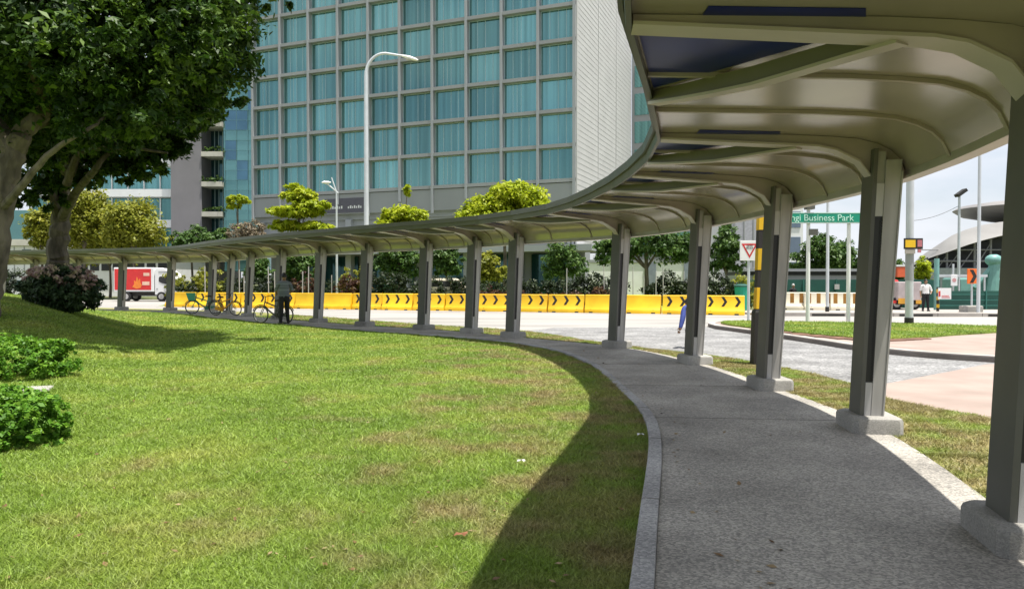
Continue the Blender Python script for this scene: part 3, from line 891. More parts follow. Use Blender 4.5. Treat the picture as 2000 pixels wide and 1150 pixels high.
# --- flowering bush at the foot of that tree
b = P(122, 600, 23.6); bz = zl(b.x, b.y)
o = thing('flowering_bush', 'rounded dark bush topped with faded pink flowers at the foot of the tree', 'bush', (b.x, b.y, bz - .05))
bl = [(b.x, b.y, bz + .62, 1.02, .95, .66), (b.x - .62, b.y, bz + .78, .6, .7, .55), (b.x + .68, b.y, bz + .55, .55, .7, .58), (b.x + .05, b.y - .1, bz + .95, .85, .7, .45)]
foliage('foliage', M_bush, o, bl, 11000, .12, .065, per=45, clump=.3, shell=.72, up=.5)
bl2 = [(b.x, b.y, bz + 1.15, .95, .8, .32), (b.x - .62, b.y, bz + 1.12, .52, .6, .30), (b.x + .68, b.y, bz + .88, .48, .6, .32)]
foliage('flowers', M_flow, o, bl2, 5200, .085, .06, per=24, clump=.32, shell=.75, up=.7)

# --- clipped low hedges at the lower left
def low_hedge(label, pts, h, r, n, L=.058, W=.034):
    c = pts[0]
    o = thing('low_hedge', label, 'hedge', (c[0], c[1], zl(c[0], c[1])))
    n = int(n * 2.0)
    bl = [(x, y, zl(x, y) + h * .42, r * s, r * s * .95, h * .6) for x, y, s in pts]
    foliage('foliage', M_hedge, o, bl, n, L, W, per=30, clump=.24, shell=.80, up=.8, droop=.1)
low_hedge('bright green clipped hedge mound below the tree shade', [(-8.88, 11.6, 1.0), (-8.18, 11.9, 0.95), (-7.58, 11.65, 0.7), (-9.68, 11.5, 1.0), (-10.48, 11.4, 1.0), (-8.48, 11.2, 0.8), (-7.28, 11.8, 0.45)], .58, .8, 16000)
low_hedge('nearer bright green hedge clump cut by the left edge below the stone slab', [(-5.23, 7.45, 0.95), (-4.78, 7.4, 0.6), (-5.78, 7.3, 1.0), (-6.38, 7.5, 1.0), (-5.43, 7.95, 0.8), (-6.08, 8.2, 0.9), (-4.56, 7.15, 0.42), (-4.93, 6.85, 0.45), (-5.48, 6.6, 0.6)], .46, .56, 17000, .05, .03)
o = thing('low_hedge', 'small tuft of hedge leaves at the left edge below the nearest clump', 'hedge', (-4.3, 5.75, .03))
foliage('foliage', M_hedge, o, [(-4.2, 5.75, .1, .22, .2, .13)], 700, .06, .038, per=20, clump=.3, shell=.7)
# stone slab lying between the hedges
sp = G(62, 764, .05)
mb = MB(); mb.cbox(-.24, .24, -.2, .2, -.04, .05, .02)
s = mb.build('stone_slab', M_plinth, smooth=True); s.location = (sp.x, sp.y, .05); s.rotation_euler = (0, 0, .35)
tag(s, 'pale stone slab lying in the grass between the two hedge clumps', 'slab')
# fallen leaves and scraps on the lawn
mb_l = None
for k, (px, py, lab, mm) in enumerate([(900, 1048, 'dry orange leaf lying on the sunlit lawn', M_org), (1018, 902, 'pale crumpled scrap on the lawn beside the roof shadow', M_plate), (1252, 850, 'small white litter scrap in the shaded grass by the kerb', M_white)]):
    g = G(px, py, .07)
    mb = MB(); ring = []
    for j in range(9):
        a = j / 9 * 2 * math.pi; rr = (.03, .022, .022)[k] * (1 + .35 * math.sin(2 * a + k) + .1 * random.random())
        ring.append((rr * math.cos(a) * 1.25, rr * math.sin(a) * .75, .012 * math.sin(3 * a) + .01 * random.random()))
    mb.add([(0, 0, .012)] + ring, [[0, 1 + j, 1 + (j + 1) % 9] for j in range(9)])
    q = mb.build('fallen_leaf' if k == 0 else 'litter_scrap', mat('dead_leaf', (.20, .08, .035), .8) if k == 0 else mm)
    q.location = (g.x, g.y, .075)
    tag(q, lab, 'leaf' if k == 0 else 'litter')

# --- trees beyond the road
def far_tree(name, label, px, d, ytop, ybot, w, leaf, n, L=.32, tr=.16, bark=None, base=0.0, blobs=None, cat='tree', group=None, **kw):
    c = P(px, 0, d); x, y = c.x, c.y
    zt = P(0, ytop, d).z; zb = P(0, ybot, d).z
    R = w / F * d / 2; H = (zt - zb) / 2; zc = (zt + zb) / 2
    if blobs is None:
        blobs = [(0, 0, 0, .6, .6, .7), (-.5, .1, -.25, .5, .5, .5), (.5, -.1, -.2, .5, .5, .5), (.15, .2, .45, .45, .45, .5), (-.25, -.3, .25, .5, .5, .5)]
    bl = [(x + a * R, y + b * R, zc + e * H, max(.12, rx * R), max(.12, ry * R), max(.1, rz * H)) for a, b, e, rx, ry, rz in blobs]
    trunk = [([(x, y, base - .05), (x + .05, y, zb * .6 + base * .4), (x - .04, y, zc), (x, y, zt - H * .3)], tr, tr * .3)]
    for a, b, e, rx, ry, rz in blobs[:5]:
        trunk.append(([(x, y, zb + (zc - zb) * .2), (x + a * R * .5, y + b * R * .5, zc + e * H * .6 - H * .15), (x + a * R * .9, y + b * R * .9, zc + e * H)], tr * .5, tr * .12))
    return tree(name, label, cat, (x, y, base - .05), trunk, bl, n, L, L * .5, leaf, bark, group, **kw)

tier = [(0, 0, .62, .55, .6, .2), (-.15, .1, .9, .3, .35, .12), (-.1, 0, .1, .85, .8, .16), (.35, -.1, .3, .6, .6, .14), (.45, .1, -.45, .6, .7, .2), (-.45, 0, -.35, .5, .5, .16), (.7, 0, -.8, .3, .4, .2), (0, 0, -.85, .7, .7, .2)]
GT = 'trees along the far side of the road'
far_tree('tiered_tree', 'tall yellow-green tiered tree in front of the dark building signboard', 586, 60, 360, 478, 126, M_yleaf, 24000, .34, .14, M_barkp, .3, tier, group=GT, per=26, clump=.62, shell=.3, flat=.5)
far_tree('tiered_tree', 'yellow-green tiered tree right of the tall lamp post with a small tuft on top', 790, 58, 398, 470, 118, M_yleaf, 15000, .32, .14, M_barkp, .3,
         [(0, 0, .3, .75, .8, .5), (-.45, 0, -.3, .5, .6, .5), (.45, 0, -.25, .5, .6, .5), (.12, 0, 1.72, .14, .14, .26), (0, 0, -.5, .9, .9, .4)], group=GT, per=26, clump=.5, shell=.45)
far_tree('spreading_tree', 'broad bright yellow-green crown rising above the walkway roof', 985, 56, 358, 455, 180, M_yleaf, 22000, .30, .18, M_barkp, .3,
         [(.25, 0, .55, .6, .6, .45), (-.2, .1, .15, .6, .6, .45), (-.6, 0, -.3, .42, .5, .4), (.62, 0, .1, .38, .5, .5), (0, 0, -.5, .9, .8, .4)], group=GT, per=26, clump=.5, shell=.45)
far_tree('flowering_tree', 'bare brownish tree with dry flower heads beside the grey tower', 487, 66, 425, 500, 100, M_bleaf, 5000, .22, .12, M_barkp, 0, group=GT, per=18, clump=.3, shell=.3)
far_tree('tiered_tree', 'small yellow-green treetop in front of the glass curtain wall', 466, 72, 378, 470, 60, M_yleaf, 2500, .3, .12, M_barkp, 0, [(0, 0, .75, .8, .8, .18), (-.2, 0, .45, .6, .6, .12), (.1, 0, -.5, .3, .3, .2)], group=GT, per=30, clump=.45, shell=.3)
GL = 'trees beyond the road on the left'
far_tree('rain_tree', 'olive-yellow tree standing just right of the rough trunk', 165, 72, 355, 500, 130, M_oleaf, 14000, .32, .2, M_bark, 0, group=GL, per=26, clump=.5, shell=.4)
far_tree('rain_tree', 'lower olive-yellow tree in front of the white balconies', 262, 70, 385, 505, 125, M_oleaf, 14000, .32, .2, M_bark, 0, group=GL, per=26, clump=.5, shell=.4)
far_tree('rain_tree', 'small olive-yellow tree left of the rough trunk', 82, 72, 395, 500, 70, M_oleaf, 4000, .34, .16, M_bark, 0, group=GL, per=26, clump=.5, shell=.4)
far_tree('rain_tree', 'dark olive tree low between the two yellow ones', 215, 76, 430, 530, 160, M_oleaf, 5000, .34, .16, M_bark, 0, group=GL, per=26, clump=.5, shell=.4)
far_tree('round_tree', 'dark green bushy tree at the foot of the grey tower', 375, 74, 438, 520, 90, M_gleaf, 5500, .32, .16, M_bark, 0, group=GL, per=40, clump=.4)
far_tree('round_tree', 'green and yellow bushy tree in front of the planted balconies', 428, 70, 440, 520, 70, M_gleaf, 4000, .32, .16, M_bark, 0, group=GL, per=40, clump=.4)
GM = 'trees seen below the walkway roof'
far_tree('round_tree', 'dark green tree with pale branches seen left of the cream van', 778, 54, 452, 555, 100, M_gleaf, 6500, .26, .12, M_barkp, .3, group=GM, per=36, clump=.4)
far_tree('round_tree', 'bright mid-green shrubby tree above the cream van', 872, 53, 462, 550, 72, M_gleaf, 5500, .24, .1, M_bark, .3, group=GM, per=36, clump=.4)
far_tree('round_tree', 'small olive and purple bushy tree right of the cream van', 955, 52, 490, 560, 70, M_oleaf, 4000, .22, .1, M_bark, .3, group=GM, per=36, clump=.4)
far_tree('round_tree', 'grey-green loose tree in front of the dark ground floor glass', 1100, 52, 460, 560, 95, M_gleaf, 5500, .2, .1, M_barkp, .25, group=GM, per=22, clump=.35, shell=.3)
far_tree('round_tree', 'dark broad tree with brown trunk right of the fifth column', 1262, 52, 425, 535, 180, M_gleaf, 11000, .25, .22, M_bark, .25,
         [(0, 0, .2, .6, .6, .6), (-.55, .1, -.1, .45, .5, .6), (.55, -.1, 0, .45, .5, .6), (.15, .2, .5, .5, .5, .5), (-.8, 0, -.2, .3, .4, .5), (.85, 0, -.1, .3, .4, .5)], group=GM, per=36, clump=.4)
far_tree('round_tree', 'olive and dark green tree left of the give way sign', 1418, 50, 430, 548, 80, M_gleaf, 6500, .22, .12, M_bark, .2, group=GM, per=36, clump=.4)
far_tree('round_tree', 'sparse dark tree behind the person pushing a bicycle', 585, 56, 475, 560, 90, M_gleaf, 4500, .24, .1, M_bark, .3, group=GM, per=30, clump=.4)
far_tree('round_tree', 'pale green small tree behind the leaning bicycles', 505, 58, 495, 560, 60, M_gleaf, 3000, .22, .1, M_bark, .3, group=GM, per=30, clump=.4)
GR = 'trees behind the green hoarding'
far_tree('round_tree', 'wide green tree below the street name sign', 1602, 70, 452, 545, 120, M_gleaf, 8000, .3, .2, M_bark, 0, group=GR, per=36, clump=.4)
far_tree('round_tree', 'green tree between the two posts of the street name sign', 1648, 74, 465, 545, 80, M_gleaf, 5000, .3, .2, M_bark, 0, group=GR, per=36, clump=.4)
far_tree('round_tree', 'yellow-green tree behind the man in the white shirt', 1803, 64, 496, 565, 46, M_yleaf, 2500, .26, .14, M_bark, 0, group=GR, per=36, clump=.4)
far_tree('round_tree', 'dark tree left of the tall sign post', 1748, 66, 502, 565, 60, M_gleaf, 2500, .26, .14, M_bark, 0, group=GR, per=36, clump=.4)

# --- hedges
def hedge(label, A, B, h, w, leaf, n, L=.16, base=.1, name='hedge', wob=.25):
    A = Vector((*A, 0)); B = Vector((*B, 0)); k = max(3, int((B - A).length / (w * .8)))
    o = thing(name, label, 'hedge', (A.x, A.y, base))
    bl = []
    for j in range(k + 1):
        p = A.lerp(B, j / k); s = 1 + random.uniform(-wob, wob)
        bl.append((p.x, p.y, base + h * .5 * s, w * .62, w * .6, h * .55 * s))
    foliage('foliage', leaf, o, bl, int(n * 1.7), L, L * .55, per=36, clump=.42, shell=.5, up=.5)
def HG(px, d): c = P(px, 0, d); return (c.x, c.y)
hedge('long dark hedge behind the yellow barriers', HG(700, 50.5), HG(1200, 45.0), 1.75, 1.3, M_dhedge, 15000)
hedge('dark hedge right of the big tree trunk', HG(1275, 44.5), HG(1440, 42.5), 1.7, 1.2, M_dhedge, 6000)
hedge('purple-brown leaved hedge in front of the dark one', HG(935, 46.2), HG(1190, 43.6), .95, .8, M_pleaf, 7000, .13)
hedge('orange and red leaved shrub behind the plain yellow barriers', HG(668, 50.0), HG(706, 49.6), 1.7, 1.0, M_pleaf, 1800, .14)
hedge('yellow-green croton shrub above the red one', HG(672, 50.4), HG(704, 50.2), 2.1, .7, M_oleaf, 1000, .14, .5)
hedge('orange-brown shrub right of the person pushing a bicycle', HG(572, 51), HG(612, 50.6), 1.9, .8, M_pleaf, 1500, .14)
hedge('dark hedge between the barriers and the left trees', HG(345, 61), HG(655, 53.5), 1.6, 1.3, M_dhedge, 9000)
hedge('low olive green hedge behind the box truck', HG(335, 62), HG(450, 58), 2.1, 1.0, M_oleaf, 3500, .18)
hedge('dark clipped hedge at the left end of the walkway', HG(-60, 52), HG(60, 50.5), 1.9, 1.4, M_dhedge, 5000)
hedge('dark shrubs behind the give way sign', HG(1440, 44), HG(1480, 43.5), 1.6, .9, M_oleaf, 1500, .14)
# ------------------------------------------------------------------ the main building
RC = Vector((6, 70, 0)); U = Vector((-35.2, 14, 0)).normalized(); V = Vector((.3696, .9292, 0)); NF = -V
LEN = 37.9; BAY = LEN / 10; Z0 = 11.3; RH = 3.3; NR_ = 8; ZT = Z0 + NR_ * RH
main = thing('office_building', 'tall grey building with a grid of teal windows filling the middle background', 'building', (6, 70, 0))
def BP(a, b, z): return RC + U * a + V * b + Vector((0, 0, z))
def bbox(mb, a0, a1, b0, b1, z0, z1):
    mb.obox(BP((a0 + a1) / 2, (b0 + b1) / 2, (z0 + z1) / 2), U * (a1 - a0) / 2, V * (b1 - b0) / 2, (0, 0, (z1 - z0) / 2))
m = MB(); bbox(m, .02, LEN, .75, 23, 5.2, ZT + 1.2); bbox(m, 0, LEN + .2, .02, .75, 8.9, Z0 - .3)
bbox(m, 0, LEN + .2, .02, .76, ZT + .32, ZT + 1.5)
m.build('wall', M_wallg, main)
m = MB()
bbox(m, -.12, .02, .0, 23.1, 5.2, ZT + 1.5)
sw = m.build('side_wall', M_side, main)
m = MB()
for k in range(64):        # fine horizontal joints of the cladding panels
    z = 5.6 + k * .52
    bbox(m, -.135, -.121, .1, 23, z, z + .035)
m.build('cladding_joint', mat('joint_grey', (.475, .47, .465), .8), sw)
m = MB()
for b in (7.5, 15.2): bbox(m, -.14, -.121, b, b + .05, 5.3, ZT + 1.4)
m.build('vertical_joint', mat('joint_grey', (.41, .405, .40), .8), sw)
for k in range(NR_ + 1):
    m = MB(); z = Z0 + k * RH
    bbox(m, .06, LEN + .1, -.10, .74, z - .24, z + .10)
    m.build('floor_band', M_wallg, main)
for k in range(11):
    m = MB(); a = k * BAY
    a0, a1 = (a + .03 if k == 0 else a - .12), (a + .3 if k == 0 else a + .12)
    zb = 8.6 if k % 2 == 0 else 9.9
    for j in range(NR_):
        bbox(m, a0, a1, -.16, .73, Z0 + j * RH + .102, Z0 + (j + 1) * RH - .242)
    bbox(m, a0, a1, -.16, .018, zb, Z0 - .242)
    for j in range(NR_ + 1):
        bbox(m, a0, a1, -.16, -.102, Z0 + j * RH - .24, Z0 + j * RH + .10)
    m.build('fin', M_fin, main)
# one window and its copies: origin at the lower corner of a bay
variants = {}
for j in range(NR_):
    for k in range(10):
        a = k * BAY + .13; z = Z0 + j * RH + .105
        vq = random.randrange(5)
        if vq not in variants:
            w = BAY - .26; h = RH - .35
            f = MB()
            for x0, x1, z0, z1 in ((0, w, 0, .07), (0, w, h - .07, h), (0, .07, .07, h - .07), (w - .07, w, .07, h - .07)):
                f.obox(U * (x0 + x1) / 2 + Vector((0, 0, (z0 + z1) / 2)), U * (x1 - x0) / 2, V * .05, (0, 0, (z1 - z0) / 2))
            for x in [w * .27, w * .5, w * .74][(0 if vq < 3 else 1):(3 if vq != 2 else 2)] + ([w * .62] if vq == 4 else []):
                f.obox(U * x + Vector((0, 0, h / 2)), U * .022, V * .03, (0, 0, h / 2 - .07))
            o = f.build('window', M_frame, main, loc=(0, 0, 0)); frame_o = o
            g = MB(); q = V * .02
            g.loft([[U * .04 + Vector((0, 0, .04)) - q, U * (w - .04) + Vector((0, 0, .04)) - q, U * (w - .04) + Vector((0, 0, .04)) + q, U * .04 + Vector((0, 0, .04)) + q],
                    [U * .04 + Vector((0, 0, h - .04)) - q, U * (w - .04) + Vector((0, 0, h - .04)) - q, U * (w - .04) + Vector((0, 0, h - .04)) + q, U * .04 + Vector((0, 0, h - .04)) + q]], True, True)
            p = g.build('pane', M_glass, o, loc=(0, 0, 0)); variants[vq] = (frame_o.data, p.data)
        else:
            o = bpy.data.objects.new('window', variants[vq][0]); COL.objects.link(o); o.parent = main
            p = bpy.data.objects.new('pane', variants[vq][1]); COL.objects.link(p); p.parent = o
        o.location = BP(a, .50, z) - Vector(main.location)
        p.location = (0, 0, 0)
# podium: recessed dark ground floors, columns, slab, signboard
m = MB()
for a0, a1 in ((.5, 5.5), (6.5, 11), (12, 18), (19, 25), (26, 31), (32, 37)):
    bbox(m, a0, a1, 2.9, 3.1, .4, 4.4); bbox(m, a0, a1, 2.9, 3.1, 5.25, 8.2)
m.build('ground_floor_glass', M_glassd, main)
m = MB(); bbox(m, 0, LEN + .2, 3.2, 5, 0, 8.95); bbox(m, 0, LEN + .2, .5, 3.2, 8.3, 8.92)
m.build('recess_wall', M_wallg, main)
m = MB(); bbox(m, -2, LEN + 1, -1.6, 2.6, 4.5, 5.1); m.build('canopy_slab', M_fin, main)
for a in (.6, 6, 11.5, 18.5, 25.5, 31.5, 37.2):
    m = MB(); bbox(m, a - .35, a + .35, .3, 1.0, 0, 4.5); bbox(m, a - .35, a + .35, .3, 1.0, 5.1, 8.3); m.build('pillar', M_fin, main)
sb = MB(); bbox(sb, 23.2, 28.2, -.02, .015, 9.0, 10.55); bbox(sb, 28.2, 30.2, -.02, .015, 9.0, 9.8)
s = sb.build('signboard', M_sign, main)
m = MB(); x = 23.6
for wd in (.16, .22, .14, .2, .12, .24, .16, .5, .22, .14, .26, .18, .2, .14, .3, .2, .18, .22):
    if wd < .45: bbox(m, x, x + wd * .8, -.032, -.021, 9.45, 9.45 + (.3 if wd > .18 else .22))
    x += wd + .08
m.build('faint_lettering', M_white, s)
# block joined to the right of the side wall
m = MB(); bbox(m, -9, -.15, 23.2, 40, 0, 30)
b2 = thing('annex_building', 'grey annex with teal glass joined behind the side wall', 'building', BP(-5, 30, 0))
m.build('wall', M_wallg, b2)
m = MB()
for k in range(7): bbox(m, -8.6, -.5, 23.12, 23.18, 5 + k * 3.4, 7.6 + k * 3.4)
m.build('window', M_glass, b2)

# ------------------------------------------------------------------ the building with the grey tower (left)
D = 97.0
def XZ(px, py): p = P(px, py, D); return p.x, p.z
left = thing('office_building', 'terraced white and glass office building with a plain grey tower slab', 'building', (P(365, 0, D).x, D, 0))
x0 = P(335, 0, D).x; x1 = P(395, 0, D).x
m = MB(); m.box(x0, x1, D, D + 14, 0, 25.5); m.build('tower_slab', M_grey, left)
# white terraces to the left
xl = P(40, 0, D).x
for k, zc in enumerate((5.3, 9.35, 13.4, 17.4, 21.4)):
    m = MB(); m.box(xl, x0 - .05, D + 1.0, D + 1.5, zc - .55, zc + .45); m.box(xl, x0 - .05, D + 1.5, D + 14, zc - .55, zc - .3)
    m.build('balcony_band', M_white, left)
    m = MB(); m.box(xl, x0 - .05, D + 2.4, D + 2.6, zc + .45, zc + 3.45)
    w = m.build('window_band', M_glass, left)
    m = MB(); q = xl
    while q < x0 - .3:
        m.box(q, q + .14, D + 2.25, D + 2.39, zc + .45, zc + 3.44); q += 2.15
    m.box(x0 - .6, x0 - .1, D + 1.9, D + 2.39, zc + .45, zc + 3.44)
    m.build('mullion', M_white, w)
m = MB(); m.box(xl, x0 - .05, D + 2.62, D + 13, 0, 25); m.build('core_wall', M_wallg, left)
# planted balconies to the right of the slab
xr = P(436, 0, D).x
for k in range(8):
    z = 10.65 + (k - 1) * 3.9
    m = MB(); m.box(x1 + .05, xr, D - .2, D + 3, z - .5, z + .12); b_ = m.build('planter_balcony', M_beige, left)
    foliage('planting', M_gleaf, b_, [(x1 + (xr - x1) * (q + .5) / 5, D + .2, z + .45, .45, .35, .4 + .15 * (q % 2)) for q in range(5)], 500, .24, .11, per=14, clump=.5)
    m = MB(); m.box(x1 + .05, xr, D + 3.05, D + 3.2, z + .12, z + 3.4); g = m.build('balcony_glass', M_glassd, left)
    m = MB()
    for q in range(1, 5): xx = x1 + (xr - x1) * q / 5; m.box(xx - .04, xx + .04, D + 2.95, D + 3.04, z + .13, z + 3.39)
    m.build('mullion', M_frame, g)
# glass curtain wall
xe = P(530, 0, D + 4).x
m = MB(); m.box(xr + .02, xe, D + .4, D + 14, 3.0, 34.0); cw = m.build('curtain_wall', M_glassb, left)
m = MB()
for k in range(24): m.box(xr + .02, xe, D + .33, D + .39, 3.2 + k * 1.3, 3.25 + k * 1.3)
q = xr + .2
while q < xe: m.box(q, q + .05, D + .32, D + .385, 3.1, 33.9); q += 1.5
m.build('mullion', mat('curtain_mullion', (.12, .26, .28), .5), cw)
m = MB()
for (k, j, w_) in ((0, 14, 2), (0, 19, 2), (1, 9, 1), (0, 11, 1), (2, 16, 1), (1, 21, 2)):
    m.box(xr + .25 + k * 1.5 , xr + .2 + (k + w_) * 1.5 - .05, D + .345, D + .395, 3.27 + j * 1.3, 3.17 + (j + 2) * 1.3)
m.build('blue_panel', glass('blue_glass', (.12, .25, .34), .7, .05, .15, .3, False), cw)

# ------------------------------------------------------------------ low white buildings on the far left
D2 = 82.0
lw = thing('low_building', 'low white building with a teal glazed upper storey at the far left', 'building', (P(20, 0, D2).x, D2, 0))
xa = P(-160, 0, D2).x; xb = P(76, 0, D2).x
m = MB(); m.box(xa, xb, D2, D2 + 10, 0, 5.6); m.build('wall', M_white, lw)
m = MB(); m.box(xa, xb - 1.2, D2 + .8, D2 + 8, 6.35, 9.6); m.build('upper_glazing', M_glassb, lw)
m = MB(); m.box(xa, xb + .6, D2 - .5, D2 + 10, 5.62, 6.3); m.build('roof_slab', M_beige, lw)
m = MB()
for k in range(16): xx = xb - .5 - k * 1.1; m.box(xx, xx + .06, D2 - .06, D2 - .005, .4, 5.5)
m.build('panel_joint', M_wallg, lw)
m = MB(); m.box(xb - 3.2, xb - .4, D2 - .04, D2 - .003, 1.2, 1.8); m.box(xb - 1.8, xb - .8, D2 - .04, D2 - .003, 4.2, 5.2); m.build('window', M_glassd, lw)
D3 = 84.0
wh = thing('low_building', 'low grey-white building with a row of dark windows behind the box truck', 'building', (P(250, 0, D3).x, D3, 0))
xa = P(78, 0, D3).x; xb = P(330, 0, D3).x
m = MB(); m.box(xa, xb, D3, D3 + 10, 0, 4.6); m.build('wall', M_white, wh)
for k in range(11):
    m = MB(); xx = xa + .6 + k * 1.28; m.box(xx, xx + 1.0, D3 - .05, D3 - .004, 2.9, 4.3); m.build('window', M_dark, wh)
m = MB(); m.box(xa - .2, xb + .3, D3 - .5, D3 + 10.2, 4.62, 4.95); m.build('roof_slab', M_wallg, wh)

# --- pale wall panels under the big tree, and the lilac-grey block behind
D4 = 58.0
pw = thing('boundary_wall', 'white panelled boundary wall behind the big tree', 'wall', (P(1290, 0, D4).x, D4, 0))
xa = P(1150, 0, D4).x; xb = P(1405, 0, D4).x
m = MB(); m.box(xa, xb, D4, D4 + .25, .2, 3.1); m.build('panel', M_white, pw)
m = MB(); m.box(xa - .1, xb + .1, D4 - .08, D4 + .33, 3.11, 3.35); m.build('coping', M_wallg, pw)
for px in (1268, 1344):
    m = MB(); xx = P(px, 0, D4).x; m.box(xx - .35, xx + .5, D4 - .12, D4 - .004, .2, 3.1); m.build('pier', mat('slate_pier', (.22, .25, .30), .7), pw)
D5 = 110.0
lb = thing('office_building', 'distant lilac-grey block behind the striped post and street name sign', 'building', (P(1470, 0, D5).x, D5, 0))
xa = P(1330, 0, D5).x; xb = P(1497, 0, D5).x; xc = P(1578, 0, D5).x
m = MB(); m.box(xa, xb, D5, D5 + 14, 0, 16); m.build('wall', mat('lilac_grey_wall', (.42, .42, .47), .7), lb)
m = MB()
for k in range(9): m.box(xa + .8 + k * 1.4, xa + 1.0 + k * 1.4, D5 - .06, D5 - .01, 4, 15); 
m.build('facade_rib', M_wallg, lb)
m = MB(); m.box(xb + .02, xc, D5 + 2, D5 + 14, 0, 14.2); m.build('rear_wall', M_white, lb)
m = MB()
for k in range(3): m.box(xb + .4, xc - .4, D5 + 1.9, D5 + 1.99, 2.2 + k * 3.8, 4.6 + k * 3.8)
m.build('window', glass('slate_glass', (.22, .28, .36), .5, .15, .1, .3, False), lb)

# ------------------------------------------------------------------ metro station with curved roofs (right)
st = thing('station', 'metro station with silver curved shell roof and saucer disc at the right', 'station', (P(2000, 0, 112).x, 112, 0))
def shell(c, ax, ay, az, tilt, z_cut, n=48, m_=20, th=.5):
    mb = MB(); rings = []
    for j in range(m_ + 1):
        t = j / m_ * math.pi / 2
        rings.append([Vector((c[0] + ax * math.cos(t) * math.cos(2 * math.pi * k / n), c[1] + ay * math.cos(t) * math.sin(2 * math.pi * k / n), c[2] + az * math.sin(t))) for k in range(n)])
    inner = [[Vector(c) + (p - Vector(c)) * .965 + Vector((0, 0, -.1)) for p in r] for r in rings]
    mb.loft(rings); mb.loft(inner); mb.loft([rings[0], inner[0]])
    return mb
cx_ = P(2120, 0, 125).x
# barrel roof: arched section swept away from the viewer, rising to the right
mb = MB(); rings = []
prof = [(1812, 502), (1822, 490), (1838, 474), (1858, 460), (1884, 449), (1915, 440), (1950, 434), (2000, 429), (2060, 427), (2130, 429), (2200, 436)]
under = [(1812, 505), (1826, 500), (1845, 494), (1865, 487), (1890, 478), (1920, 469), (1952, 461), (2000, 453), (2060, 450), (2130, 451), (2200, 455)]
front_u = [P(px, py, 104) for px, py in under]
front_o = [P(px, py, 108) for px, py in prof]
back_o = [p + Vector((22, 46, -.6)) for p in front_o]
back_u = [p + Vector((22, 46, -.6)) for p in front_u]
mb.loft([front_u, front_o, back_o, back_u, front_u], closed=False)
mb.build('shell_roof', M_silver, st, smooth=True)
mb = MB()
for k in range(0, 10):
    a = front_u[k] + Vector((.6, 3, -.4)); b_ = front_u[k + 1] + Vector((.6, 3, -.4))
    mb.quad(a, b_, b_ + Vector((0, 0, -a.z + 3.2 - (b_.z - a.z))), Vector((a.x, a.y, 3.2)))
    mb.quad(a + Vector((0, .5, 0)), b_ + Vector((0, .5, 0)), b_ + Vector((0, .5, -a.z + 3.2 - (b_.z - a.z))), Vector((a.x, a.y + .5, 3.2)))
mb.build('glazed_end', M_dark, st)
mb = MB()
for k in range(1, 10):
    a = front_u[k]
    mb.tube([(a.x, 106, 1.2), (a.x, 106, a.z - .3)], .16, 6)
    mb.tube([(a.x, 106, 3.4), (front_u[k + 1].x, 106, a.z - .3)], .08, 5)
mb.tube([(front_u[0].x, 105.8, 4.6), (front_u[-1].x, 105.8, 4.6)], .14, 6); mb.tube([(front_u[0].x, 105.8, 6.2), (front_u[-1].x, 105.8, 6.2)], .10, 6)
mb.build('truss', mat('truss_grey', (.25, .25, .26), .6), st)
mb = MB(); mb.box(front_u[0].x - 1, front_u[-1].x, 105, 130, -.02, 3.6); mb.build('platform_wall', mat('platform_grey', (.28, .31, .31), .7), st)
ds = P(2040, 408, 118)
mb = MB(); n = 40; rings = []
for (rr, zz) in ((13.1, 0), (12.4, .5), (9, 1.0), (4.5, 1.3), (.3, 1.4)):
    rings.append([ds + Vector((rr * math.cos(2 * math.pi * k / n), rr * .9 * math.sin(2 * math.pi * k / n), zz)) for k in range(n)])
low = []
for (rr, zz) in ((13.1, 0), (11.8, -.9), (8, -1.7), (4, -2.1), (.3, -2.2)):
    low.append([ds + Vector((rr * math.cos(2 * math.pi * k / n), rr * .9 * math.sin(2 * math.pi * k / n), zz)) for k in range(n)])
mb.loft(rings, False, True); mb.loft(low, False, True); mb.build('saucer_roof', mat('saucer_metal', (.27, .26, .25), .5, .3, .08, .4), st, smooth=True)
mb = MB()
for dx in (-6, 0, 6): mb.tube([(ds.x + dx, ds.y, 0), (ds.x + dx * .8, ds.y, ds.z - 1.4)], .45, 10)
mb.build('saucer_column', M_silver, st)
# teal crane-like machine parts behind the hoarding
tm = thing('site_machine', 'pale teal construction machine standing behind the green hoarding', 'machine', (P(1940, 0, 52).x, 52, 0))
mb = MB()
c = P(1940, 508, 52); mb.ellipsoid(c, .55, .5, .42); mb.tube([(c.x + .1, 52, c.z), (c.x - .25, 52, 0)], [.35, .45], 10)
mb.tube([(c.x, 52, c.z - .3), (c.x - 1.2, 52.2, 1.2)], [.16, .2], 8); mb.build('boom', M_teal, tm, smooth=True)
mb = MB(); mb.cbox(c.x - 2.2, c.x + .8, 52.3, 54.5, .3, 1.9, .12); mb.build('body', M_teal, tm)
mb = MB()
for q in (-1.6, -.4): mb.torus((c.x + q, 52.25, .36), .28, .1, n=16, m=6)
mb.build('track_wheel', M_rubber, tm)
# long flat shelter roof behind the hoarding (between the sign posts)
sh = thing('bus_shelter', 'long low grey-white shelter roof behind the green hoarding', 'shelter', (P(1610, 0, 54).x, 54, 0))
xa = P(1438, 0, 54).x; xb = P(1690, 0, 54).x
mb = MB(); mb.box(xa, xb, 52.6, 57, 2.36, 2.55); mb.box(xa, xb, 53, 56.8, 1.65, 2.1); mb.build('roof', M_wallg, sh)
mb = MB(); mb.box(xa, xb, 52.9, 56.9, 2.101, 2.36); mb.build('fascia_band', M_dark, sh)
for px in (1450, 1520, 1590, 1660):
    mb = MB(); xx = P(px, 0, 55).x; mb.box(xx - .08, xx + .08, 54.9, 55.1, 0, 1.649); mb.build('post', M_galv, sh)
